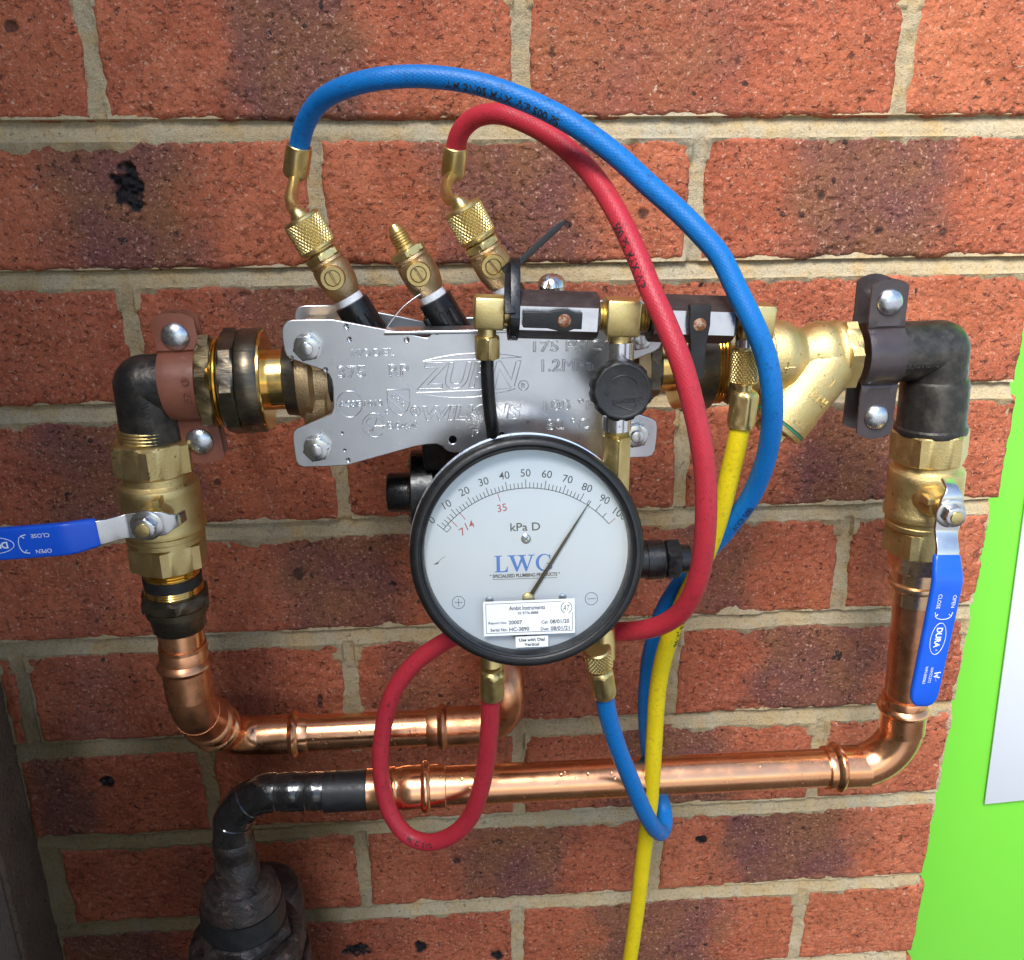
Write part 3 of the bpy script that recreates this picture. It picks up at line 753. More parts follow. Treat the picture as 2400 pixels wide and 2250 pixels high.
mk('folded_lip', box(V(.2125, YP+.006, P(1100, 779, YP)[2]+.0003), (.0465, 0, 0), (0, .0066, 0), (0, 0, .0009), .0004), M['steel'], front)
for x, z in ((.127, -.1044), (.1275, -.1584), (.2973, -.1026), (.2976, -.1556)):
    n = mk('plate_nut', join(lathe(V(x, YP, z), TOCAM, [(0, 7.0), (.8, 7.0), (.9, 6.2)], 36), hexnut(V(x, YP, z), TOCAM, .8, 5.2, 12.2, .6, ref=UP, phase=10)), M['steel_bolt'], rpz)
    mk('stud', rnd_cyl(V(x, YP, z), TOCAM, 4.5, 7.4, 3.5, .5, 24), M['steel_bolt'], n)
    mk('spacer', lathe(V(x, YP+.0024, z), -TOCAM, [(0, 6), (39, 6)], 24), M['bronze'], n)
# ---- embossing (raised outlines pressed in the plate)
YE = YP-.0002
def plate_pt(px, py): return P(px, py, YE)
def ptxt(s, x0, x1, y0, y1, outline=.00014, shear=0., bold=0.):
    a = plate_pt(x0, y1); b = plate_pt(x1, y0)
    return place(text2d(s, b[2]-a[2], b[0]-a[0], outline=outline, shear=shear, bold=bold), (a+b)/2, RT, UP, TOCAM)
def z3(x, y): return 640+x*.332, 600+y*.332
def z4(x, y): return 1080+x*.3924, 600+y*.3924
def tz(s, z, x0, x1, y0, y1, **k):
    a = z(x0, y0); b = z(x1, y1); return ptxt(s, a[0], b[0], a[1], b[1], **k)
E3 = []
E3.append(tz('MODEL', z3, 555, 858, 650, 712, outline=.00013))
E3.append(tz('375', z3, 458, 652, 772, 862, outline=.00020)); E3.append(tz('RP', z3, 820, 958, 762, 850, outline=.00020))
E3.append(tz('ZURN', z3, 1015, 1755, 738, 945, outline=.00020, shear=.28, bold=.02))
E3.append(tz('WILKINS', z3, 1055, 1755, 1040, 1168, outline=.00020, shear=.18, bold=.03))
E3.append(tz('ASSE', z3, 460, 622, 1020, 1068, outline=.00020)); E3.append(tz('1013', z3, 645, 775, 1015, 1062, outline=.00020))
E3.append(tz('B64.4', z3, 808, 1018, 1165, 1225, outline=.00013)); E3.append(tz('JP', z3, 1402, 1458, 1228, 1275, outline=.00012))
E3.append(tz('175 PSIG', z4, 432, 850, 500, 575, outline=.00020)); E3.append(tz('1.2MPa', z4, 482, 795, 612, 692, outline=.00020))
E3.append(tz('180 \u00b0F', z4, 495, 800, 850, 925, outline=.00020)); E3.append(tz('82 \u00b0C', z4, 510, 770, 965, 1040, outline=.00020))
def pw(z, pts, r=.00017, closed=False): return wire([plate_pt(*z(*p)) for p in pts], r, 6, closed)
E3.append(pw(z3, circle((540, 1045), 92, 36), closed=True))
E3.append(pw(z3, circle((1768, 914), 35, 20), closed=True)); E3.append(tz('R', z3, 1752, 1786, 895, 935, outline=.00012))
E3.append(pw(z3, circle((1006, 1094), 34, 20), closed=True)); E3.append(tz('R', z3, 990, 1022, 1075, 1113, outline=.00012))
arc = lambda x0, y0, x1, y1, sag: [(x0+(x1-x0)*t, y0+(y1-y0)*t-4*sag*t*(1-t)) for t in np.linspace(0, 1, 20)]
E3.append(pw(z3, arc(1058, 742, 1755, 715, 42)+[(1058, 742)])); E3.append(pw(z3, arc(1012, 965, 1715, 935, -48)+[(1012, 965)]))
E3.append(pw(z3, [(805, 945), (962, 940), (966, 1040), (950, 1085), (905, 1125), (850, 1105), (812, 1060), (806, 1010)], closed=True))
E3.append(pw(z3, [(835, 945), (964, 1038)])); E3.append(pw(z3, [(806, 1000), (930, 1105)]))
for ch, x, y in (('U', 850, 990), ('P', 884, 1018), ('C', 918, 1045), ('C', 803, 1102)):
    E3.append(tz(ch, z3, x-11, x+11, y-16, y+16, outline=.00012))
E3.append(pw(z3, circle((715, 1193), 84, 30, 45, 330)))
E3.append(pw(z3, [(700, 1140), (672, 1150), (655, 1178), (690, 1196), (708, 1222), (672, 1240)])); E3.append(pw(z3, [(700, 1250), (738, 1135), (778, 1165), (778, 1230)])); E3.append(pw(z3, [(716, 1200), (790, 1196)]))
mk('embossed_lettering', join(*E3), M['steel'], front, 60)
# ---- towers and test cocks
TD = unit(P(707, 512, -.098)-P(788, 647, -.098)); TS = unit(np.cross(TD, TOCAM))
def test_cock(scr, hosed):
    c = P(scr[0], scr[1], -.100)
    tw = mk('test_tower', join(lathe(c, TD, [(-52, 11.5), (-30, 9.6), (-16.3, 9.2), (-16, 8.2)], 40),
                               box(c-TD*.034-TS*.0086+TOCAM*.004, TD*.011, TOCAM*.0012, TS*.0022, .0004), box(c-TD*.034-TS*.0086-TOCAM*.004, TD*.011, TOCAM*.0012, TS*.0022, .0004),
                               box(c-TD*.033+TOCAM*.0092, TD*.010, TS*.0011, TOCAM*.0016, .0004), box(c-TD*.035+TOCAM*.0075+TS*.0055, TD*.012, TS*.001, TOCAM*.0018, .0004)), M['black_plastic'], rpz)
    mk('thread_tape', lathe(c, TD, [(-16.2, 7.2), (-12, 7.0), (-11, 6.2)], 32), M['tape'], tw)
    ck = mk('test_cock', join(lathe(c, TD, [(-12.5, 7), (-11, 8), (-5, 9.6), (0, 9.9), (4, 9.8), (6, 9.5), (6.3, 9.0), (7.4, 9.2), (7.8, 9.6), (9.2, 9.2), (9.6, 7)], 40),
                              lathe(c, TOCAM, [(0, 6.2), (9.5, 6.1)], 32)), M['bronze'], rpz, 50)
    mk('boss_ring', lathe(c, TOCAM, [(8.5, 6.5), (11.2, 6.4), (11.8, 6.0), (11.8, 4.3), (10.6, 4.2)], 32, cap=False), M['brass'], ck)
    ang = rad(65+scr[0]*.03); dv = TS*math.cos(ang)+TD*math.sin(ang); dw = np.cross(TOCAM, dv)
    o2 = c+TOCAM*.0106
    half_d = lambda sg: [(sg*(.0004+.0), 0)]
    for sg in (1, -1):
        pts = [(3.75*math.cos(a), 3.75*math.sin(a)) for a in np.linspace(-1.43, 1.43, 14)]
        pts = [(max(q[0], .65)*sg/1000, q[1]/1000) for q in pts]
        if sg < 0: pts = pts[::-1]
        mk('slotted_screw', place(outline2d([pts], .0005, .0001, 1), o2, dw, dv, TOCAM), M['brass'], ck)
    mk('hex_bush', hexnut(c, TD, 9.2, 13.6, 17.6, .9, phase=25), M['brass'], ck)
    if not hosed:
        mk('flare_nipple', lathe(c, TD, [(13, 5.6), (15, 5.2), (15.2, 4.2)]+threads(15.5, 23, 5.2, 1.4, .7)+[(23.2, 4.2), (27, 2.5), (27.1, 1.6), (26, 1.5)], 36), M['brass'], ck)
    return c
c1 = test_cock((785, 645), True); c2 = test_cock((982, 636), False); c3 = test_cock((1154, 619), True)
sc = P(1293, 672, -.098)
ts = mk('cover_screw', lathe(sc, UP, [(-6, 7.2), (0, 7.2), (.3, 7.6), (3, 7.2), (5.4, 5.5), (6.6, 3), (6.9, .5)], 40, rfun=lambda s, rr, th: rr-(s > 2.5)*1.5*(np.abs(np.sin(th+.5)) < .22)), M['steel_bolt'], rpz, 40)
mk('screw_boss', lathe(sc, DN, [(4, 8.6), (24, 9)], 32), M['black_plastic'], ts)
q0 = P(905, 768, -.112); q1 = P(985, 690, -.108)
mk('tag_strip', strip(spline([q0, (q0+q1)/2+V(-.001, 0, .0012), q1])[0], [.0028]*len(spline([q0, (q0+q1)/2+V(-.001, 0, .0012), q1])[0]), .0005, V(.6, -.5, .6), .0002), M['steel'], rpz)
# ---- relief valve below the body
rc = P(1000, 1152, -.092)
rv = mk('relief_valve', join(lathe(V(rc[0], rc[1], rc[2]), RT, [(-9, 22.5), (-8, 24.5), (4, 25), (5, 22), (5.5, 20), (60, 20)], 48),
                             box(V(.2124, -.1, -.162), (.03, 0, 0), (0, .014, 0), (0, 0, .016), .002)), M['black_plastic'], rpz)
mk('cap', lathe(rc, -RT, [(8, 14.5), (9.5, 14.5), (10, 11.6), (21, 11.4), (22.5, 10.5), (23, 9)], 40), M['black_plastic'], rv)
for k in range(6):
    a = rad(25+60*k); mk('screw', lathe(rc+.0185*(TOCAM*math.cos(a)+UP*math.sin(a)), -RT, [(8, 3.2), (9, 3.1), (10.2, 2.2), (10.6, .5)], 20), M['steel_bolt'], rv, 50)

# ================================================================== ball valves
def wmark(o, ex, ey, sz, r):
    pts = [(-.5, .5), (-.28, -.5), (0, .1), (.28, -.5), (.5, .5)]
    return wire([np.asarray(o)+ex*(p[0]*sz)+ey*(p[1]*sz) for p in pts], r, 6)
def ball_valve(o, dv, zs, label, stem, sdir, grpL):
    """zs: millimetres along dv from o: hex top, hex bottom, neck bottom, body bottom, lower hex bottom"""
    t = thing('ball_valve', o+dv*(zs[4]/1000), label, 'ball valve', 'brass lever ball valves at each end of the line')
    h0, h1, n1, b1, l1 = zs
    m = (n1+b1)/2
    prof = [(h1-1, 16.5), (h1+.6, 18.0), (n1-2.2, 18.2), (n1-1.9, 18.4), (n1-.3, 21.0), (n1+1, 21.6), (n1+4, 21.6), (m+4, 21.6), (m+6, 22.6), (m+8, 22.8), (b1-8.5, 22.8), (b1-7, 20.8), (b1-4.5, 20.8), (b1-4, 21.3), (b1-1.5, 21.3), (b1-1, 19)]
    bd = mk('body', lathe(o, dv, prof, 64), M['brass_cast'], t, 30)
    mk('hex_end', hexnut(o, dv, h0, h1, 39.5, 1.8, phase=22 if sdir[0] < -.5 else 8), M['brass_cast'], t)
    mk('hex_end', hexnut(o, dv, b1-1.2, l1, 38.5, 1.2, phase=25 if sdir[0] < -.5 else 10), M['brass_cast'], t)
    st = np.asarray(stem); depth = abs(st[1]-o[1])*1000
    base = V(st[0], st[1], st[2])
    mk('stem_boss', lathe(base, -TOCAM, [(3, 5.4), (8, 5.6), (8.3, 7.4), (12, 7.8), (15, 9.0), (depth-18, 9.5), (depth-14, 10.5)], 36), M['brass_cast'], bd)
    side = unit(np.cross(sdir, TOCAM))
    # travel stop lug
    mk('stop_lug', box(base-TOCAM*.010+side*.0085-sdir*.004, sdir*.002, side*.0022, TOCAM*.0045, .0006), M['brass_cast'], bd)
    # lever
    LK = .00107
    sp = [(-15.5, -9.5), (-14.5, -6), (-13.2, -2.5), (-11, -.8), (-8, 0), (0, 0), (9, 0), (11.5, .6), (14.5, 2.6), (18, 5), (21, 6.2), (24, 6.8)]
    wd = [6, 6.5, 7, 9, 13, 15, 14, 13, 12.8, 13, 13.5, 13.5]
    pth = [base+sdir*(s*LK)+TOCAM*(h*.001) for s, h in sp]
    lv = mk('lever', strip(pth, [w_*.001 for w_ in wd], .0022, side, .0005), M['steel_bolt'], t, 40)
    gs = [21.5, 22.2, 25, 29, 32, 35, 39, 60, 90, 103, 107, 109.5, 110.8, 111.3]
    gh = [5.9, 6.0, 7.0, 9.0, 10.6, 11.5, 11.8, 12, 12, 12, 12, 12, 12, 12]
    gw = [14, 15.2, 16.0, 17.0, 17.5, 17.7, 17.7, 17.5, 17.2, 17, 15.6, 12.4, 8.5, 4]
    gt = [3.2, 4.2, 4.4, 4.4, 4.4, 4.4, 4.4, 4.4, 4.4, 4.4, 4.3, 4.1, 3.6, 2.2]
    gp = mk('grip', strip([base+sdir*(s*LK)+TOCAM*(h*.001) for s, h in zip(gs, gh)], [x*.001 for x in gw], [x*.001 for x in gt], side, .0017), M['blue_grip'], lv, 60)
    # printing: reads from the stem to the tip, tops of letters towards 'up'
    up = np.cross(TOCAM, sdir)*1.0
    def pr(s, s_c, v_c, h=None, wd=None, **k):
        return place(text2d(s, h, wd, **k), base+sdir*(s_c*LK)+up*(v_c*.001)+TOCAM*.01432, sdir, up, TOCAM)
    pc = lambda pts, r: wire([base+sdir*(a*LK)+up*(b*.001)+TOCAM*.01432 for a, b in pts], r, 5)
    ink = [pr('OPEN', 45.5, 4.8, .0022, None), pr('CLOSE', 45.5, -3.8, .0022, None), pc([(54.0+2.2*math.cos(a), .3+4.6*math.sin(a)) for a in np.linspace(-1.35, 1.35, 14)], .0002),
           pc([(53.1, 3.6), (54.5, 4.9), (52.1, 5.4)], .0003), pc([(53.1, -3), (54.5, -4.3), (52.1, -4.8)], .0003),
           pc([(68+9.6*math.cos(a), 4.4*math.sin(a)) for a in np.linspace(0, 2*math.pi, 40)], .00018), pr('DURA', 67.3, 0, .0037, .0130, bold=.03), pr('\u00ae', 75.0, .5, .0012),
           pc([(93, 5.4), (90, 4.0), (92, 3.2), (94.5, 4.4)], .0001)]
    ink.append(wmark(base+sdir*(90.5*LK)+up*.0042+TOCAM*.01432, sdir, up, .0036, .0003))
    ink.append(pr('WMTS.012', 90.5, .3, .0017, .0105)); ink.append(pr('WM-000063', 90.5, -3.0, .0017, .0118))
    mk('printed_lettering', join(*ink), M['white_ink'], gp, 0)
    nt_ = mk('lever_nut', join(lathe(base, TOCAM, [(1.1, 8.4), (2, 8.3), (2.6, 6.8)], 40), hexnut(base, TOCAM, 2.4, 8, 11.2, 1., ref=UP, phase=15)), M['steel_bolt'], t)
    mk('stem', rnd_cyl(base, TOCAM, 6, 9.2, 3.6, .4, 24), M['brass'], nt_)
    return t, bd
zl = lambda py: -(P(395, py, -.121)[2]-A[2])*1000
AL = V(.036, -.105, A[2])
tL, bL = ball_valve(AL, DN, [zl(1047), zl(1125), zl(1152), zl(1292), zl(1350)], 'brass ball valve whose blue lever is turned crosswise below the terracotta clip', P(335, 1243, -.147)+V(0, .008, 0), unit(V(-1, 0, -.045)), True)
mk('thread', lathe(AL, DN, threads(zl(1016), zl(1048), 17.3, 1.8, .7)+[(zl(1048)+1, 16)]), M['brass'], tL)
zr = lambda py: (B[2]-P(2165, py, -.110)[2])*1000
oR = B
tR, bR = ball_valve(oR, DVR, [zr(1023), zr(1101), zr(1121), zr(1256), zr(1315)], 'brass ball valve whose blue lever hangs down in line with the copper pipe', P(2242, 1214, -.141)+V(0, .008, 0), unit(V(-.035, .0, -1)), False)
mk('hex_bush', join(hexnut(B, DVR, zr(985), zr(1016), 33, 1., phase=10, sides=8), lathe(B, DVR, [(zr(1014), 17.5), (zr(1024), 17.3)])), M['brass_dark'], tR)
mk('thread_tape', lathe(B, DVR, [(zr(1018), 17), (zr(1018)+.3, 18.6), (zr(1023), 18.8), (zr(1023)+.4, 17)], 40), M['tape'], tR)
def wrap_valve(vf, o, r):   # lay flat lettering on the valve's round body
    v, f = vf; v = v.copy(); x = v[:, 0]-o[0]; lift = -(v[:, 1]); ang = x/r
    v[:, 0] = o[0]+(r+lift)*np.sin(ang); v[:, 1] = o[1]-(r+lift)*np.cos(ang); return v, f
zc = -P(2165, 1172, -.115)[2]
oc = B+DVR*((B[2]+zc)*-1000/ -1000)
wv = join(place(wmark(V(0, 0, 0), RT, UP, .006, .0004), V(0, 0, 0), UP, -RT, V(0, 0, 1)), place(text2d('WM-022', .0021, .011, outline=.0002), V(-.006, .004, 0), UP*0+V(0, 1, 0), V(-1, 0, 0)))
v = wv[0]; oo = B+DVR*.124
v2 = np.stack([oo[0]-.006+v[:, 0], np.zeros(len(v)), oo[2]+v[:, 1]], -1); 
v2 = np.stack([v2[:, 0]-.004, -.0001-v[:, 2]*0, v2[:, 2]+.006], -1)
mk('raised_mark', wrap_valve((v2, wv[1]), oo, .0216), M['brass_cast'], bR)

# ================================================================== Y strainer
XS0 = axpx(1716)
st_o = onax(XS0)
ys = thing('y_strainer', st_o+V(.045, 0, -.03), 'gold brass Y strainer with slanting branch beside the dark brown clip', 'strainer')
sL = np.linalg.norm(onax(axpx(2004))-st_o)*1000
k = sL/84.
prof = [(0, 17), (.1, 19.5), (16*k, 19.8), (17*k, 20.8), (20*k, 21.2), (23*k, 21), (24*k, 20.0), (27*k, 20.2), (32*k, 20.8), (38*k, 20.0), (43*k, 17.5), (46*k, 16.0), (48*k, 15.7), (51*k, 16.4), (55*k, 18.2), (60*k, 19.4), (65*k, 19.2), (69*k, 18.2), (70*k, 19.0), (71*k, 19.4), (73*k, 19.4), (74*k, 18.4)]
bdy = mk('body', lathe(st_o, AX, prof, 64), M['brass_cast'], ys, 30)
mk('hex_end', hexnut(st_o, AX, 73.5*k, 84*k, 36.5, 1.2, phase=20), M['brass_cast'], ys)
bc0 = P(1950, 830, -.098); bc1 = P(1822, 990, -.103)
bd_ = unit(bc1-bc0); bl = np.linalg.norm(bc1-bc0)*1000
br = mk('branch', lathe(bc0, bd_, [(-4, 13), (4, 17.0), (16, 17.6), (bl-14, 17.2), (bl-12, 17.8), (bl-1.2, 17.6), (bl-.6, 16.6)], 56), M['brass_cast'], ys, 40)
mk('gasket', lathe(bc0, bd_, [(bl-.8, 16.5), (bl-.7, 17.2), (bl+.5, 17.2), (bl+.6, 16.5)], 40), M['gasket'], br)
mk('cap', join(lathe(bc0, bd_, [(bl+.5, 16), (bl+.7, 17), (bl+3.2, 16.6), (bl+3.5, 12)], 40), hexnut(bc0, bd_, bl+3.4, bl+9, 18, 1.)), M['brass_cast'], br)
bs_ = unit(np.cross(TOCAM, bd_)); bs_ = -bs_ if bs_[0] < 0 else bs_
acl = unit(np.cross(bd_, TOCAM)); acl = acl if acl@V(-1, 0, 1) > 0 else -acl
def let(s, h, wdt, d, off):
    v, f = text2d(s, h, wdt, ext=.0005, bold=.015); ang = v[:, 0]/.0176+off
    return bc0+bd_*(d/1000.)+v[:, 1:2]*bd_+(.0174+v[:, 2:3])*(np.cos(ang)[:, None]*TOCAM+np.sin(ang)[:, None]*acl), f
mk('raised_lettering', join(let('PN20', .0050, .014, bl-24, -.15), let('DR', .0050, .0075, bl-7.5, -.2), let('1', .0050, None, bl-35, -.2)), M['brass_cast'], br)
tmark = [V(.0, 0, .003), V(.0, 0, -.002), V(.0035, 0, -.003)]
tc = st_o+AX*(.034*k)
mk('raised_mark', join(wire([tc+V(-.002, -.0208, .002), tc+V(-.0025, -.0205, -.005)], .0005), wire([tc+V(-.004, -.0207, -.0015), tc+V(.002, -.0207, -.001)], .0005)), M['brass_cast'], bdy)

# ================================================================== copper pipe runs
def socket(o, ax, s0, s1, bead, r=14.0, mouth=1):
    """press-fit socket: mouth at s1, rolled bead near it"""
    pr = [(s0, r-1), (s0+.05, r)]
    pr += [(bead-3.4, r), (bead-2.8, r+.5), (bead-1.6, r+1.9), (bead, r+2.5), (bead+1.6, r+1.9), (bead+2.8, r+.5), (bead+3.4, r)]
    pr += [(s1-.6, r), (s1, r-.4), (s1+.01, r-1.2)]
    return lathe(o, ax, pr, 48)
cl_ = thing('copper_pipe', (.036, -.105, -.40), 'copper pipe run from the crosswise valve, bending back into the wall behind the gauge', 'copper pipe')
z_ = lambda py: zl(py)
mk('thread', lathe(AL, DN, [(z_(1350)-1, 13)]+threads(z_(1350), z_(1374), 15.6, 1.7, .7)), M['brass_bright'], cl_)
mk('sealing_ring', lathe(AL, DN, [(z_(1372), 15.5), (z_(1372)+.3, 16.4), (z_(1397), 16.2), (z_(1397)+.3, 15)], 36, phase=10, sides=10), M['black_matt'], cl_)
mk('gland', lathe(AL, DN, threads(z_(1397), z_(1414), 16.4, 1.5, .5)+[(z_(1416), 17)]), M['brass_bright'], cl_)
mk('compression_nut', join(hexnut(AL, DN, z_(1412), z_(1446), 36.5, 2.2, phase=15), lathe(AL, DN, [(z_(1445), 18.2), (z_(1462), 17.6), (z_(1466), 15.8), (z_(1500), 15.0), (z_(1503), 14.4)])), M['brass_dark'], cl_)
ZC = -.3995; YB = -.037
lc1 = V(.036, -.105, ZC); lc2 = V(.036, YB, ZC)
def mm(a, b): return np.linalg.norm(np.asarray(a)-np.asarray(b))*1000
mk('pipe_tail', lathe(AL, DN, [(z_(1500), 13.2), (z_(1532), 13.2)], 40), M['copper'], cl_)
K1 = V(.036, -.105, -.330); K2 = V(.036, YB, ZC); KD = unit(K2-K1); KL = np.linalg.norm(K2-K1)
e1 = mk('elbow', tube(fillet([K1+UP*.045, K1, K1+KD*.045], .034, 16), .0138, 40), M['copper_old'], cl_, 40)
mk('press_socket', socket(K1+UP*.010, UP, 0, 33, 22), M['copper_old'], e1)
mk('press_socket', socket(K1+KD*.012, KD, 0, 35, 26), M['copper_old'], e1)
e2 = mk('elbow', tube(fillet([K1+KD*.048, K2, V(.085, YB, ZC)], .024, 16), .0138, 40), M['copper'], cl_, 40)
mk('press_socket', socket(K2-KD*.026, -KD, 0, 25, 13), M['copper'], e2)
mk('press_socket', socket(V(.058, YB, ZC), RT, 0, 34, 24), M['copper'], e2)
mk('pipe_tail_joint', lathe(K1+UP*.04, UP, [(0, 12.8), (14, 12.8)], 40), M['copper'], cl_)
xe = P(1040, 1706, YB)[0]
mk('pipe', tube(np.linspace(V(.088, YB, ZC), V(xe+.005, YB, ZC), 8), .0127, 40), M['copper'], cl_, 60)
e3 = mk('elbow', tube(fillet([V(xe, YB, ZC), V(.231, YB, ZC), V(.231, YB, -.362), V(.231, .03, -.362)], [.020, .0165], 14), .0138, 40), M['copper_old'], cl_, 40)
mk('press_socket', socket(V(xe+.014, YB, ZC), -RT, 0, 26, 15), M['copper_old'], e3)

cr = thing('copper_pipe', (.32, -.098, -.415), 'long bright copper pipe run from the upright lever valve across to the black pipe', 'copper pipe')
C2 = V(.494, -.095, -.4055); C3 = V(.137, -.100, -.4005)
HX = unit(C3-C2)
mk('adaptor', join(hexnut(B, DVR, zr(1313), zr(1358), 31, 1.2, phase=28), lathe(B, DVR, [(zr(1355), 14.8), (zr(1385), 14.6), (zr(1388), 16.4), (zr(1394), 16.8), (zr(1400), 16.2), (zr(1404), 14.4), (zr(1436), 14.2), (zr(1437), 13)], 48)), M['copper_brass'], cr)
mk('thread_tape', lathe(B, DVR, [(zr(1311), 16), (zr(1312), 18.2), (zr(1317), 17.6), (zr(1319), 15.2)], 40), M['tape'], cr)
sv0 = mm(B, C2)
mk('pipe', tube(np.linspace(B+DVR*(zr(1425)/1000), C2-DVR*.035, 10), .0127, 44), M['copper_old'], cr, 60)
ce = mk('elbow', tube(fillet([C2-DVR*.045, C2, C2+HX*.045], .030, 18), .0140, 44), M['copper'], cr, 40)
mk('press_socket', socket(C2-DVR*.028, -DVR, 0, 27, 18, 14.4), M['copper'], ce)
mk('press_socket', socket(C2+HX*.024, HX, 0, 28, 20, 14.4), M['copper'], ce)
mk('pipe', tube(np.linspace(C2+HX*.048, C3-HX*.040, 24), .0127, 48), M['copper'], cr, 60)
rd = mk('coupling', lathe(C3, -HX, [(0, 12.6), (.3, 13.4), (14, 13.4), (15, 14.1), (18, 14.2), (19, 13.4), (22, 13.5), (23, 14.2), (30, 14.2)]+torus_prof(38, 14.2, 3.0)+[(46, 14.2), (50.5, 14.1), (51, 13.6), (51.05, 12.5)], 48), M['copper'], cr)

# ================================================================== black iron pipe in the corner
X5 = P(543, 1940, -.1)[0]; zc5 = P(545, 1858, -.1)[2]
ip = thing('iron_pipe', (X5, -.1, -.56), 'wet black tape wrapped iron pipe with bulky brown union in the dark corner', 'iron pipe')
k5 = V(X5, -.1, zc5)
zz5 = lambda py: P(555, py, -.1)[2]
pp_ = fillet([C3+HX*.0005, k5, V(X5, -.1, zz5(2030))], .030, 40)
sg_ = np.concatenate([[0], np.cumsum(np.linalg.norm(np.diff(pp_, axis=0), axis=1))]); sn_ = np.linspace(0, sg_[-1], 260)
pp_ = np.stack([np.interp(sn_, sg_, pp_[:, i]) for i in range(3)], 1)
wr_ = (sn_/.019) % 1.        # overlapping turns of wrapping tape
mk('pipe', tube(pp_, .0122, 48, rs=.0119+.00065*(1-wr_)+.00018*np.sin(sn_*420)), M['tape_wrap'], ip, 25)
mk('tape_band', lathe(C3, HX, [(0, 12.2), (.2, 13.0), (27, 12.9), (27.3, 12.2)], 40), M['black_matt'], ip)
o5 = V(X5, -.1, 0); zmm = lambda py: -zz5(py)*1000
mk('collar', lathe(o5, DN, [(zmm(1960), 12.4), (zmm(1964), 13.4), (zmm(1985), 13.6), (zmm(1990), 13.0), (zmm(2012), 13.2), (zmm(2016), 14.2), (zmm(2058), 14.6), (zmm(2062), 13.5)], 40), M['iron_wet'], ip)
mk('union_cone', lathe(o5, DN, [(zmm(2054), 14), (zmm(2060), 17.5), (zmm(2063), 20), (zmm(2074), 21.5), (zmm(2078), 24.5), (zmm(2098), 26.0), (zmm(2106), 26.4), (zmm(2108), 24.5)], 48, phase=15, sides=12), M['iron_wet'], ip, 20)
mk('rubber_band', lathe(o5, DN, [(zmm(2107), 24), (zmm(2108), 27.2), (zmm(2150), 28.0), (zmm(2152), 26), (zmm(2160), 26)], 48), M['black_matt'], ip, 25)
mk('union_hex', hexnut(o5, DN, zmm(2158), zmm(2186), 56, 3, phase=12), M['iron_wet'], ip, 20)
mk('union_nut', lathe(o5, DN, [(zmm(2184), 26), (zmm(2188), 33, 70), (zmm(2196), 37.5, 74), (zmm(2224), 39.5, 77), (zmm(2226), 37), (zmm(2238), 37), (zmm(2240), 41), (zmm(2262), 42), (zmm(2330), 42), (zmm(2340), 36), (zmm(2400), 34), (zmm(2402), 24), (1238, 24)], 60, phase=20, sides=10), M['iron_wet'], ip, 20)
mk('riser_pipe', lathe(V(X5+.0, -.052, 0), DN, [(zmm(2045)+52, 12), (zmm(2052)+52, 20), (zmm(2066)+52, 27), (zmm(2090)+52, 30), (zmm(2300)+52, 31), (1238, 31)], 48), M['iron_wet'], ip)

# ================================================================== hoses
HR = .0053
class Hose: pass
def hose(name, label, mat, pts, ref=TOCAM, tail=()):
    pts = [P(*p) for p in pts]+[V(*q) for q in tail]
    path, t = spline(pts, .0025)
    th = thing(name, path[-1], label, 'hose')
    h = Hose(); h.path, h.t, h.th = path, t, th
    h.T, h.R, h.B = frames(path, ref)
    seg = 32; ang = np.arange(seg+1)*2*math.pi/seg
    rings = [path[i]+HR*(np.cos(ang)[:, None]*h.R[i]+np.sin(ang)[:, None]*h.B[i]) for i in range(len(path))]
    Vs, Fs = loft(rings, False, False, False)
    uv = np.concatenate([np.stack([np.full(seg+1, t[i]), ang/(2*math.pi)], 1) for i in range(len(path))])
    h.tube = mk('tube', (Vs, Fs), mat, th, 180, uv=uv)
    return h
def print_on(h, s, s0, off, hgt, ink, flip=1, wdt=None):
    """text printed along the hose from arc length s0, at angle off from the camera side"""
    v, f = text2d(s, hgt, wdt, bold=.02); x = v[:, 0]*flip; y = v[:, 1]*flip
    i = np.clip(np.interp(s0+x, h.t, np.arange(len(h.t))), 0, len(h.t)-1.001); i0 = i.astype(int); fr = (i-i0)[:, None]
    c = h.path[i0]*(1-fr)+h.path[i0+1]*fr; T = h.T[i0]
    out = []
    for j in range(len(v)):
        r = unit(TOCAM-T[j]*(TOCAM@T[j])); b = np.cross(T[j], r); a = y[j]/HR+off
        out.append(c[j]+(HR+.00012)*(r*math.cos(a)-b*math.sin(a)))
    mk('printed_lettering', (np.array(out), f), ink, h.tube, 0)
def arc_at(h, px, py):
    d = h.path-CAM; z = d@_fw; x = 1200+F_PX*(d@C_R)/z; y = 1125+F_PX*(d@C_D)/z
    return h.t[np.argmin((x-px)**2+(y-py)**2)]
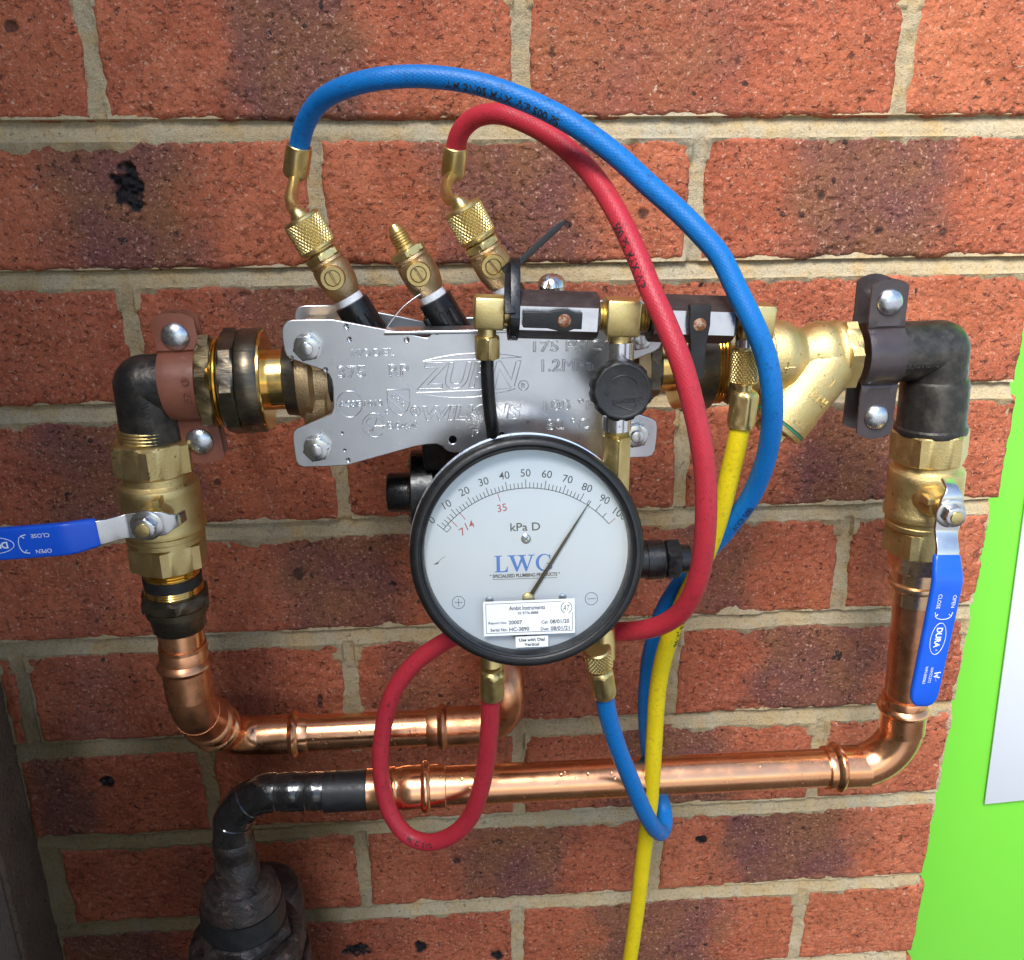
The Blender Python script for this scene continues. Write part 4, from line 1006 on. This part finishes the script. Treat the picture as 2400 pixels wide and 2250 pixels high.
blue = hose('hose', 'blue rubber hose arching over the top and looping down to the gauge', M['hose_blue'],
    [(699, 362, -.072), (703, 335, -.074), (716, 288, -.080), (748, 240, -.090), (800, 208, -.100), (880, 186, -.108), (961, 179, -.112), (1041, 183, -.116), (1122, 197, -.120), (1202, 223, -.124), (1283, 258, -.128),
     (1363, 304, -.133), (1444, 364, -.138), (1524, 437, -.143), (1590, 495, -.148), (1640, 545, -.153), (1687, 600, -.158), (1727, 680, -.164), (1767, 761, -.170), (1797, 841, -.171), (1809, 922, -.170), (1808, 1002, -.165), (1793, 1083, -.157),
     (1759, 1166, -.146), (1725, 1214, -.139), (1690, 1257, -.132), (1640, 1312, -.124), (1590, 1375, -.117), (1552, 1440, -.110), (1528, 1520, -.102), (1516, 1610, -.095), (1515, 1701, -.089), (1524, 1775, -.086), (1540, 1840, -.086), (1554, 1890, -.091), (1558, 1925, -.100), (1551, 1950, -.110), (1537, 1945, -.120), (1524, 1927, -.127),
     (1507, 1895, -.133), (1476, 1822, -.142), (1444, 1741, -.150), (1424, 1671, -.156), (1414, 1612, -.160)])
red = hose('hose', 'red rubber hose crossing in front of the valves and looping behind the gauge', M['hose_red'],
    [(1066, 364, -.062), (1069, 340, -.064), (1080, 308, -.068), (1110, 278, -.074), (1145, 267, -.080), (1180, 268, -.086), (1226, 284, -.092), (1283, 314, -.101), (1343, 362, -.113), (1404, 431, -.128), (1452, 511, -.143), (1492, 596, -.157), (1527, 684, -.169), (1560, 757, -.177), (1600, 860, -.186),
     (1634, 992, -.191), (1651, 1090, -.193), (1655, 1182, -.193), (1649, 1290, -.190), (1632, 1370, -.185), (1598, 1432, -.176), (1549, 1465, -.166), (1492, 1478, -.155), (1434, 1480, -.145), (1330, 1474, -.134), (1200, 1462, -.127), (1110, 1472, -.123), (1040, 1506, -.120), (985, 1543, -.118), (938, 1594, -.116), (915, 1640, -.115), (899, 1701, -.114), (892, 1782, -.114), (901, 1862, -.115), (924, 1922, -.117), (958, 1960, -.120), (1003, 1974, -.125), (1055, 1960, -.131),
     (1100, 1918, -.137), (1123, 1862, -.143), (1140, 1782, -.150), (1148, 1701, -.157), (1152, 1615, -.163)])
yel = hose('hose', 'yellow rubber hose hanging straight down from the manifold', M['hose_yellow'],
    [(1738, 980, -.150), (1734, 1005, -.150), (1726, 1045, -.149), (1712, 1105, -.146), (1693, 1185, -.142), (1668, 1265, -.137), (1636, 1340, -.132), (1600, 1418, -.127), (1568, 1500, -.122), (1550, 1565, -.118), (1540, 1630, -.115), (1533, 1741, -.111), (1526, 1862, -.106), (1516, 1943, -.103), (1506, 2023, -.099), (1497, 2104, -.095), (1476, 2250, -.088), (1450, 2400, -.082), (1425, 2600, -.08)],
    tail=[(.300, -.085, -.92), (.292, -.095, -1.08), (.290, -.13, -1.185), (.300, -.21, -1.222), (.36, -.34, -1.228), (.52, -.46, -1.228)])
print_on(red, 'SAE J2196', arc_at(red, 985, 1968), .45, .0042, M['black_ink'], -1, .020)
print_on(red, '500 PSI MAX WP', arc_at(red, 1492, 600), -.75, .0042, M['black_ink'], 1, .036)
print_on(blue, 'AM 2N05 MAX WP 500 PSI', arc_at(blue, 1190, 232), -.62, .0042, M['black_ink'], 1, .060)
print_on(blue, 'WKP 500', arc_at(blue, 1735, 1203), .2, .0040, M['black_ink'], -1, .020)
print_on(yel, 'SAE J2196', arc_at(yel, 1583, 1475), .55, .0040, M['black_ink'], 1, .022)
def ferrule(h, end, ln=17, r=7.1, par=None):
    i = 0 if end == 0 else -1
    ax = h.T[0] if end == 0 else -h.T[-1]           # into the hose
    o = h.path[i]
    f = mk('ferrule', lathe(o, ax, [(-ln+4, 4.6), (-ln+5, 6.0), (-ln+6.5, 6.9, 13.2), (-ln+8, r, 13.0), (2.0, r, 13.0), (3.0, 6.7), (4.6, 6.6), (5.0, 6.2), (4.8, 5.5), (1, 5.4)], 72, phase=25), M['brass'], h.th, 30)
    return o, ax, f
def stem_and_nut(h, c, via, knr=10.2):
    """bent tube from the ferrule to a knurled nut on a test cock"""
    o, ax, f = ferrule(h, 0)
    s = o-ax*.010; top = c+TD*.0335
    kn_ = [s]+[P(*q) for q in via]+[top+TD*.002, top-TD*.004]
    pa = spline(kn_, .0012)[0]
    mk('bent_stem', tube(pa, .0032, 20), M['brass'], h.th, 60)
    mk('stem_shoulder', lathe(top, TD, [(-2, 5), (0, 5), (1.5, 4.6), (3.5, 3.4)], 32), M['brass'], h.th)
    n = mk('knurled_nut', knurl(c, TD, 15.0, 33.5, knr, 30, .75, lip=2.0), M['brass'], h.th, 25)
    mk('nut_collar', lathe(c, TD, [(13.0, 5), (13.2, 6.2), (14.2, 6.4), (14.5, 9.2), (17, 9.6)], 40), M['brass'], n)
stem_and_nut(blue, c1, [(686, 440, -.078), (681, 465, -.085), (688, 490, -.092)]); stem_and_nut(red, c3, [(1049, 428, -.072), (1046, 447, -.080), (1054, 468, -.089)])
# lower ends
def lower_end(h, kn):
    o, ax, f = ferrule(h, 1, 19)
    t = o-ax*.013
    mk('nut_neck', lathe(o, -ax, [(13, 4.8), (15, 4.4), (17, 4.4)], 28), M['brass'], h.th)
    if kn: mk('knurled_nut', knurl(o, -ax, 16.5, 30, 7.6, 24, .7, lip=1.4), M['brass'], h.th, 25)
lower_end(blue, True); lower_end(red, False)

# ================================================================== gauge
GR = 59.8
g_up = V(0, math.sin(rad(13)), math.cos(rad(13))); g_n = V(0, -math.cos(rad(13)), math.sin(rad(13)))
g_o = P(1237, 1296, -.172)
def G(zx, zy, h=0.):   # drawing coordinates measured on the dial -> place; h = height above the dial in metres
    return g_o+RT*((zx-931)*.0825e-3)+g_up*((821-zy)*.0845e-3)+g_n*(h-.006)
ga = thing('pressure_gauge', g_o-g_up*.0598, 'round white pressure gauge with black rubber rim reading about 83 kilopascals', 'gauge')
mk('bezel', lathe(g_o, g_n, [(-13, 55), (-12.5, 57.5), (-10, 58.8), (-6, 59.8), (-1, 59.8), (2.0, 58.6), (3.1, 56.8), (3.0, 55.4), (2.3, 54.9), (2.0, 54.2), (2.6, 53.6), (2.4, 52.9), (.5, 52.6), (-3, 52.5), (-6.4, 52.4)], 128, cap=False), M['rubber'], ga, 40)
cs = mk('case', lathe(g_o, g_n, [(-40, 30), (-39, 43), (-37, 45), (-17, 46), (-16, 58.6), (-14.5, 60.3), (-12.0, 60.3), (-11.5, 57)], 96), M['chrome'], ga)
mk('back_boss', lathe(g_o-g_n*.038, -g_n, [(0, 16), (6, 15)], 32), M['black_matt'], cs)
dl = mk('dial', lathe(g_o, g_n, [(-7.4, 53), (-6.0, 53)], 96), M['dial'], ga, 30)
fl_ = lambda vf, zx, zy, h=.00012: place(vf, G(zx, zy, h), RT, g_up, g_n)
def gt(s, x, y, hz=None, wz=None, rot=0, h=.00012, **k):
    a = rad(rot); ex = RT*math.cos(a)+g_up*math.sin(a); ey = -RT*math.sin(a)+g_up*math.cos(a)
    return place(text2d(s, hz*.0845e-3 if hz else None, wz*.0825e-3 if wz else None, **k), G(x, y, h), ex, ey, g_n)
def seg_(p, q, wdt, h=.00012):
    a, b = G(*p, h), G(*q, h); d = unit(b-a); sdd = np.cross(g_n, d)*wdt*.083e-3/2
    return np.array([a-sdd, b-sdd, b+sdd, a+sdd]), [(0, 1, 2, 3)]
def arc_s(cx, cy, r, a0, a1, wdt, n=60, h=.00012):
    t = np.radians(np.linspace(a0, a1, n+1)); Vs = []
    for rr in (r-wdt/2, r+wdt/2): Vs += [G(cx+rr*math.sin(a), cy-rr*math.cos(a), h) for a in t]
    return np.array(Vs), [(i, i+1, n+2+i, n+1+i) for i in range(n)]
PV = (933, 1117); R0 = 680
va = lambda v: (v-50)*.985
pol = lambda r, a: (PV[0]+r*math.sin(rad(a)), PV[1]-r*math.cos(rad(a)))
bk_, rd_ = [arc_s(*PV, R0, va(0), va(83.5), 4.5), arc_s(*PV, R0, va(84.5), va(100), 4.5)], []
for v in range(0, 101, 2):
    if v in (82, 86, 88, 92, 94, 96, 98) : continue
    ln = 52 if v % 10 == 0 else 34
    (rd_ if v == 100 else bk_).append(seg_(pol(R0, va(v)), pol(R0+ln, va(v)), 4.5))
for v in (85, 95): bk_.append(seg_(pol(R0, va(v)), pol(R0+34, va(v)), 4.5))
bk_.append(seg_(pol(R0, va(0)), pol(R0-28, va(0)), 4)); bk_.append(seg_(pol(R0-28, va(0)), pol(R0-28, va(3.4)), 4)); bk_.append(seg_(pol(R0-28, va(3.4)), pol(R0, va(3.4)), 4))
for v in range(0, 101, 10):
    x, y = pol(R0+92, va(v)); bk_.append(gt(str(v), x, y, 46, None, -va(v)*.72, bold=.002))
for v in (6.2, 12.3, 34.8): rd_.append(seg_(pol(R0, va(v)), pol(R0-54, va(v)), 4.5))
for s, v in (('7', 6.2), ('14', 12.3), ('35', 34.8)):
    x, y = pol(R0-96, va(v)); rd_.append(gt(s, x, y, 46, None, -va(v)*.62, bold=.002))
bk_ += [gt('kPa D', 924, 674, 50, 186, bold=.008), gt('\u201c SPECIALISED PLUMBING PRODUCTS \u201d', 916, 973, 23, 440, bold=.03), seg_((714, 993), (1120, 995), 3)]
for cx, cy, pl_ in ((497, 1128, 1), (1332, 1136, 0)):
    bk_.append(arc_s(cx, cy, 39, 0, 360, 3.2, 40)); bk_.append(seg_((cx-26, cy), (cx+26, cy), 3.2))
    if pl_: bk_ += [seg_((cx, cy-26), (cx, cy-1.6), 3.2), seg_((cx, cy+1.6), (cx, cy+26), 3.2)]
for p in ([(350, 886), (372, 878), (385, 868), (392, 858), (425, 838)],):   # hairline crack
    bk_ += [seg_(p[i], p[i+1], 3.2-.4*i) for i in range(len(p)-1)]
bk_.append((np.array([G(355, 886, .00013), G(372, 874, .00013), (G(386, 868, .00013)), G(374, 886, .00013)]), [(0, 1, 2, 3)]))
mk('scale_and_lettering', join(*bk_), M['black_ink'], dl, 0)
mk('red_marks', join(*rd_), M['red_ink'], dl, 0)
# serif maker's letters
L_ = [(0, 1), (.42, 1), (.42, .96), (.30, .93), (.30, .07), (.52, .07), (.62, .14), (.68, .32), (.72, .32), (.70, 0), (0, 0), (0, .04), (.12, .07), (.12, .93), (0, .96)]
W_ = [(0, 1), (.4, 1), (.4, .96), (.29, .93), (.46, .27), (.615, .80), (.575, .93), (.46, .96), (.46, 1), (.86, 1), (.86, .96), (.75, .93), (.91, .27), (1.08, .93), (.95, .96), (.95, 1), (1.26, 1), (1.26, .96), (1.16, .93), (.88, 0), (.83, 0), (.665, .60), (.45, 0), (.40, 0), (.11, .93), (0, .96)]
G_ = [(.5+.5*math.cos(rad(a)), .5+.52*math.sin(rad(a))) for a in np.linspace(42, 318, 30)]+[(.80, .14), (.80, .38), (.66, .42), (.66, .46), (1.08, .46), (1.08, .42), (.98, .39), (.98, .10)][:0]+[(.55+.36*math.cos(rad(a)), .5+.455*math.sin(rad(a))) for a in np.linspace(312, 48, 30)]
G2 = [(.64, .46), (1.08, .46), (1.08, .42), (.99, .39), (.99, .12), (.84, .05), (.80, .10), (.80, .39), (.64, .42)]
G3 = [(.82, .98), (.88, .98), (.90, .68), (.85, .68), (.80, .80)]
def serif(pts, x0, wz, h):
    w1 = max(p[0] for p in pts) if h is None else h
    q = [((x0-918)*.0825e-3+p[0]*wz*.0825e-3, (p[1]-.5)*103*.0845e-3) for p in pts]
    return outline2d([q], 0.)
lw = []
for pts, x0, sc_, hh in ((L_, 726, 118, .00012), (W_, 808, 136, .00014), (G_, 985, 104, .00012), (G2, 985, 104, .00016), (G3, 985, 104, .00018)):
    v, f = serif(pts, x0, sc_, 1); v[:, 2] = 0; lw.append(place((v, f), G(918, 898, hh), RT, g_up, g_n))
mk('maker_letters', join(*lw), M['blue_ink'], dl, 0)
mk('dial_screw', lathe(G(927, 747, 0), g_n, [(0, 2.5), (.5, 2.5), (.9, 1.7), (1.0, .3)], 28, rfun=lambda s, rr, th: rr), M['steel_bolt'], dl)
ck_ = [seg_((914, 737), (940, 757), 6, .00104), seg_((938, 736), (916, 758), 6, .00108)]
mk('screw_cross', join(*ck_), M['black_ink'], dl, 0)
ndl = [(-2, -14), (3, -1)]
na = va(84.2); d2 = lambda r, wv: (PV[0]+r*math.sin(rad(na))+wv*math.cos(rad(na)), PV[1]-r*math.cos(rad(na))+wv*math.sin(rad(na)))
nv = [G(*d2(r, w_), .0022) for r, w_ in ((0, -13), (0, 13), (420, 9), (690, 2), (690, -2), (420, -9))]
nv2 = [q-g_n*.0004 for q in nv]
mk('pointer', (np.array(nv+nv2), [(0, 1, 2, 5), (2, 3, 4, 5), (11, 8, 7, 6), (11, 10, 9, 8)]+[(i, i+6, (i+1) % 6+6, (i+1) % 6) for i in range(6)]), M['needle'], ga, 0)
mk('pivot', lathe(G(*PV, 0), g_n, [(0, 3.2), (2.6, 3.2), (3.0, 2.6)], 28), M['brass'], ga)
cw = [(PV[0]+r*math.sin(rad(a)), PV[1]-r*math.cos(rad(a))) for r, aa in ((255, np.linspace(183, 222, 12)), (150, np.linspace(222, 183, 12))) for a in aa]
vv = np.array([G(*p, .0016) for p in cw]); mk('counterweight', (np.vstack([vv, vv-g_n*.0006]), [tuple(range(24)), tuple(range(47, 23, -1))]+[(i, i+24, (i+1) % 24+24, (i+1) % 24) for i in range(24)]), M['black_matt'], ga, 0)
for x in (690, 1150): mk('dial_screw', lathe(G(x, 1118, 0), g_n, [(0, 2.2), (.6, 2.0), (.9, .5)], 24), M['steel_bolt'], dl)
mk('glass', lathe(g_o, g_n, [(-1.4, 52.8), (-.2, 52.8)], 96), M['glass'], ga)
# stickers on the glass
HS = .0062
skr = mk('calibration_sticker', box(G(932, 1218, HS), RT*.02345, g_up*.00905, g_n*.00008, .00006), M['paper'], ga, 0)
h2_ = HS+.00014
sk = [gt('Ambit Instruments', 919, 1157, 26, 224, h=h2_, bold=.02), gt('03 9776-8888', 925, 1189, 17, 128, h=h2_, bold=.02), gt('Report No:', 734, 1247, 20, 112, h=h2_, bold=.02), gt('20007', 845, 1245, 24, 84, h=h2_, bold=.02), gt('Serial No:', 741, 1288, 20, 104, h=h2_, bold=.02),
      gt('HC-3890', 868, 1288, 25, 124, h=h2_, bold=.02), gt('Cal:', 1028, 1250, 20, 42, h=h2_, bold=.02), gt('08/01/20', 1121, 1249, 25, 120, h=h2_, bold=.02), gt('Due:', 1027, 1292, 20, 50, h=h2_, bold=.02), gt('08/01/21', 1123, 1291, 25, 118, h=h2_, bold=.02)]
x0, x1, y0, y1 = 664, 1201, 1126, 1308
sk += [seg_((x0, y0), (1130, y0), 3, h2_), seg_((1195, y0), (x1, y0), 3, h2_), seg_((x0, y0+1.5), (x0, y1-1.5), 3, h2_), seg_((x0, y1), (x1, y1), 3, h2_), seg_((x1, 1195), (x1, y1-1.5), 3, h2_), arc_s(1165, 1166, 34, 20, 160, 4, 20, h2_), arc_s(1165, 1166, 34, 200, 340, 4, 20, h2_), gt('AT', 1164, 1166, 34, 44, h=h2_, shear=.3)]
mk('sticker_lettering', join(*sk), M['black_ink'], skr, 0)
sk2 = mk('instruction_sticker', box(G(945, 1370, HS), RT*.0084, g_up*.0029, g_n*.00008, .00006), M['paper'], ga, 0)
mk('sticker_lettering', join(gt('Use with Dial', 945, 1357, 20, 160, h=h2_, bold=.03), gt('Vertical', 944, 1386, 20, 92, h=h2_, bold=.03)), M['black_ink'], sk2, 0)
sf = P(1512, 1312, -.146)
sfm = mk('side_fitting', join(lathe(sf, RT, [(-14, 10), (0, 10), (.2, 10.8), (9, 10.9), (10, 10.2), (10.5, 9)], 40), hexnut(sf, RT, 10.6, 18.5, 20, 1., phase=0), lathe(sf, RT, [(18, 8), (24, 7.6), (25, 6.5)], 32)), M['black_plastic'], ga)
mk('inlet_port', lathe(P(1152, 1560, -.163), unit(g_up), [(-4, 5), (-3, 6.4), (12, 6.4)], 32), M['brass'], ga)
mk('inlet_port', lathe(P(1416, 1530, -.160), unit(g_up), [(-4, 5), (-3, 6.0), (14, 6.0)], 32), M['brass'], ga)

# ================================================================== test manifold above the gauge
YM = -.150
m0 = P(1147, 734, YM); m1 = P(1765, 752, YM); MX = unit(m1-m0)
def mpx(px): return m0+MX*np.linalg.norm(P(px, 734+(px-1147)*.029, YM)-m0)
def ms(px): return np.linalg.norm(P(px, 734+(px-1147)*.029, YM)-m0)*1000
mf_ = thing('test_manifold', mpx(1457)+V(0, 0, -.02), 'brass and chrome test manifold with two small levers and a black knob above the gauge', 'manifold')
MU = unit(UP-MX*(UP@MX)); MF = np.cross(MX, MU)*1.0
if MF@TOCAM < 0: MF = -MF
def cube_fit(c, h, nm, mat='brass', b=.0011):
    return mk(nm, box(c, MX*h, MF*h*.95, MU*h*1.02, b), M[mat], mf_)
e_ = cube_fit(P(1146, 731, YM), .0074, 'elbow_fitting')
mk('arm', lathe(m0, MX, [(5, 6), (ms(1206), 6)], 28), M['brass'], e_)
en = P(1141, 772, YM)
nn = mk('tube_nut', join(lathe(en, DN, [(-3, 4.6), (3.2, 4.6)], 28), hexnut(en, DN, 3, 14.5, 11.5, 1.2, phase=25)), M['brass'], mf_)
tp = spline([en+DN*.012, P(1142, 870, YM), P(1146, 940, YM+.002), P(1153, 1000, YM+.004), P(1162, 1060, YM+.010), P(1172, 1110, YM+.022)], .002)[0]
mk('nylon_tube', tube(tp, .0033, 20), M['black_plastic'], mf_, 60)
def valve_block(p0, p1, lever_dir, screw_px, tag):
    s0, s1 = ms(p0), ms(p1)
    vb = mk('valve_block', lathe(m0, MX, [(s0, 9), (s0+.01, 10.5, 20.6), (s0+1, 11.9, 20.6), (s1-1, 11.9, 20.6), (s1-.01, 10.5, 20.6), (s1, 9)], 72, ref=MF, phase=0), M['dark_anodised'], mf_, 25)
    c = (mpx(p0)+mpx(p1))/2
    mk('chrome_face', box(c+MF*.01035, MX*((s1-s0)/2000-.0011), MU*.0057, MF*.00022, .0001), M['chrome'], vb)
    sp_ = mpx(screw_px)+MF*.0104
    ld = np.asarray(lever_dir, float)
    if abs(ld@MX) > .5:
        pts = [sp_-ld*.0085, sp_-ld*.005, sp_-ld*.002, sp_+ld*.002, sp_+ld*.008, sp_+ld*.014, sp_+ld*.0190, sp_+ld*.0195]
        wv = [.0078, .0078, .0102, .0102, .0078, .0078, .0078, .0070]
    else:
        pts = [sp_-ld*.0095, sp_-ld*.009, sp_-ld*.004, sp_, sp_+ld*.003, sp_+ld*.009, sp_+ld*.020, sp_+ld*.026]
        wv = [.0095, .0105, .0102, .0105, .0098, .0080, .0076, .0070]
    lv = mk('lever', strip([q+MF*.002 for q in pts], wv, .0046, MU if abs(ld@MX) > .5 else MX, .0006), M['black_matt'], vb, 30)
    mk('screw', lathe(sp_+MF*.0042, MF, [(0, 3.2), (.5, 3.1), (1.0, 2.3), (1.1, .4)], 28, rfun=lambda s, rr, th: rr*(1-.35*(s > .8)*(np.abs(np.cos(2*th)) < .2))), M['rust'], lv)
    return vb
valve_block(1206, 1399, -MX, 1314, 0)
valve_block(1519, 1714, DN, 1622, 1)
tee = cube_fit(P(1456, 742, YM), .0085, 'tee_fitting')
mk('arm', lathe(m0, MX, [(ms(1398), 7)]+threads(ms(1400), ms(1418), 7, 1.3, .6), 28), M['brass'], tee)
mk('arm', lathe(m0, MX, threads(ms(1494), ms(1520), 7, 1.4, .8), 28), M['brass'], tee)
ko = P(1453, 770, YM)
mk('branch_neck', join(lathe(ko, DN, [(0, 5.8), (7, 5.8)], 28)), M['brass'], tee)
zk = lambda py: (ko[2]-P(1450, py, YM)[2])*1000
nb = mk('needle_valve', lathe(ko, DN, [(zk(798), 6), (zk(799), 7.3), (zk(858), 7.3), (zk(860), 6), (zk(970), 6), (zk(972), 7.4), (zk(1005), 7.4), (zk(1008), 6), (zk(1011), 5)], 40), M['chrome'], mf_)
kc = P(1452, 912, YM-.006); kn = unit(V(-.05, -1, .18))
lob = lambda s, rr, th: rr*(1-.05*(s < 12.5)*(np.cos(12*th) > .35))
kb = mk('knob', lathe(kc, kn, [(-6, 8), (-5.5, 14.9), (0, 15.4), (8, 15.3), (11.5, 14.8), (13, 13.6), (13.2, 12.8), (13.0, 12.2), (12.9, 11.9)], 96, ref=UP, rfun=lob), M['black_matt'], nb, 40)
ka, kr_, kb_ = frame(kn, UP); kx = np.cross(kr_, ka); kx = kx if kx[0] > 0 else -kx
kt = lambda s, x, y, h, wd=None, rot=0: place(text2d(s, h, wd, ext=.0004, bold=.01), kc+kn*.0131+kx*x+kr_*y, kx*math.cos(rad(rot))+kr_*math.sin(rad(rot)), -kx*math.sin(rad(rot))+kr_*math.cos(rad(rot)), kn)
mk('raised_lettering', join(kt('CAMOZZI', .0005, -.0045, .0019, .0118, 5), kt('A', -.0078, -.001, .0022, None, 75), kt('C', .0082, -.0035, .0022, None, -70),
                            wire([kc+kn*.0132+kx*(.0076*math.sin(a))+kr_*(.0076*math.cos(a)) for a in np.linspace(-.9, 1.1, 16)], .00022),
                            wire([kc+kn*.0132+kx*x+kr_*y for x, y in ((-.005, -.0062), (.0045, -.0095), (.0065, -.0062))], .00022)), M['black_matt'], kb)
mk('hex_coupler', join(lathe(ko, DN, threads(zk(1008), zk(1020), 6.6, 1.2, .5), 28), hexnut(ko, DN, zk(1018), zk(1210), 13.4, 1.5, phase=28)), M['brass'], nb)
e2_ = cube_fit(P(1768, 752, YM), .0082, 'elbow_fitting')
mk('arm', lathe(m0, MX, [(ms(1712), 6.4)]+threads(ms(1714), ms(1735), 6.8, 1.3, .6), 28), M['brass'], e2_)
ye = P(1748, 790, YM)
mk('outlet_neck', lathe(ye, unit(yel.path[0]-ye), [(-4, 5.5), (6, 5.5)], 28), M['chrome'], e2_)
ya = unit(yel.path[0]-ye)
mk('knurled_nut', knurl(ye, ya, 4.5, 23.5, 7.3, 24, .75, lip=1.4), M['brass'], yel.th, 25)
o, axx, f = ferrule(yel, 0, 19)
mk('nut_neck', lathe(ye, ya, [(22, 4.4), (30, 4.4)], 28), M['brass'], yel.th)

# ---- cable tie
tie = thing('cable_tie', P(1196, 700, -.14), 'black cable tie with its tail sticking up beside the test cock', 'cable tie')
cc = mpx(1203)+MX*.000
lp = [cc+MF*(.0122*math.cos(a))+MU*(.0122*math.sin(a)) for a in np.linspace(0, 2*math.pi, 40)]
lp = [q+MU*max(0, (q-cc)@MU)*1.1-MF*max(0, (q-cc)@MU)*.5 for q in lp]
mk('loop', strip(lp, [.0048]*40, .0012, MX, .0004), M['black_plastic'], tie, 50)
hd = P(1196, 630, -.142)
td0, td1 = P(1203, 628, -.143), P(1322, 518, -.140)
mk('head', box(hd, unit(td1-td0)*.0035, unit(np.cross(unit(td1-td0), TOCAM))*.0032, TOCAM*.0028, .0007), M['black_plastic'], tie)
tl = np.linspace(td0, td1, 16)
mk('tail', strip(tl, [.0032]*(len(tl)-2)+[.0026, .0016], .0012, unit(np.cross(unit(td1-td0), TOCAM)), .0003), M['black_plastic'], tie, 50)
# rough-cut black strap from head down to the manifold
mk('strap', strip(spline([hd, P(1194, 690, -.156), P(1196, 735, -.163)], .002)[0], [.0050]*len(spline([hd, P(1194, 690, -.156), P(1196, 735, -.163)], .002)[0]), .0012, MX, .0003), M['black_plastic'], tie, 50)

# ================================================================== water drops left on pipes and plate
rd3 = random.Random(11)
drops = []
def drop(p, n, r, sag=.5):
    a, u, b_ = frame(n, UP)
    rings = []
    for f in (0, .35, .65, .88, 1):
        c_ = math.cos(f*math.pi/2); 
        rings.append(np.array([np.asarray(p)+a*(r*.55*math.sin(f*math.pi/2))+r*max(c_, .02)*(u*(math.cos(t)*(1.25 if math.cos(t) < 0 else 1))+b_*math.sin(t)) for t in np.linspace(0, 2*math.pi, 12, endpoint=False)]))
    return loft(rings)
for i in range(60):
    s = rd3.uniform(.05, .33) if i < 40 else rd3.uniform(0, .05)
    c_ = C3-HX*s; a = rd3.uniform(-1.2, 1.0); n = TOCAM*math.cos(a)+UP*math.sin(a)
    if s < .055: continue
    drops.append(drop(c_+n*.01262, n, rd3.uniform(.0005, .0013)))
for i in range(26):
    c_ = V(rd3.uniform(.095, xe-.012), YB, ZC); a = rd3.uniform(-.9, 1.0); n = TOCAM*math.cos(a)+UP*math.sin(a)
    drops.append(drop(c_+n*.01262, n, rd3.uniform(.0005, .0013)))
for i in range(34):
    j = np.argmin(abs(red.t-(arc_at(red, 938, 1594)+rd3.uniform(0, .12)))); n = unit(TOCAM*1.0+V(rd3.uniform(-.7, .9), 0, rd3.uniform(-.7, .9))); n = unit(n-red.T[j]*(n@red.T[j]))
    drops.append(drop(red.path[j]+n*.00526, n, rd3.uniform(.0004, .001)))
for x, y, r in ((812, 765, .0015), (819, 795, .0014), (953, 796, .0016), (683, 838, .0013), (763, 866, .0014), (808, 1055, .001), (816, 1078, .0014), (802, 1015, .001), (1024, 780, .001)):
    drops.append(drop(P(x, y, YP-.00005), TOCAM, r))
for sc_ in ((870, 720), (880, 735), (1050, 700), (1070, 690), (845, 700)):
    pass
wd_ = mk('water_drops', join(*drops), M['water'], None, 180)
setp(wd_, 'small clear water drops on the copper pipes, red hose and steel plate', 'water', kind='stuff')

# ================================================================== paving below, out of frame: it lights the undersides
gd = mk('ground', (np.array([[-30, -40, -1.25], [30, -40, -1.25], [30, 6, -1.25], [-30, 6, -1.25]], float), [(0, 1, 2, 3)]), M['concrete'], None, 0)
setp(gd, 'grey concrete paving in front of the wall', 'ground', kind='structure')
sb = mk('garden_soil', (np.array([[XL, -1.6, -1.236], [2.4, -1.6, -1.236], [2.4, .0, -1.236], [XL, .0, -1.236]], float), [(0, 1, 2, 3)]), M['soil'], None, 0)  # unseen dark strip, added to reduce bounce light on the lower wall
setp(sb, 'strip of dark soil along the foot of the brick wall', 'ground', kind='structure')
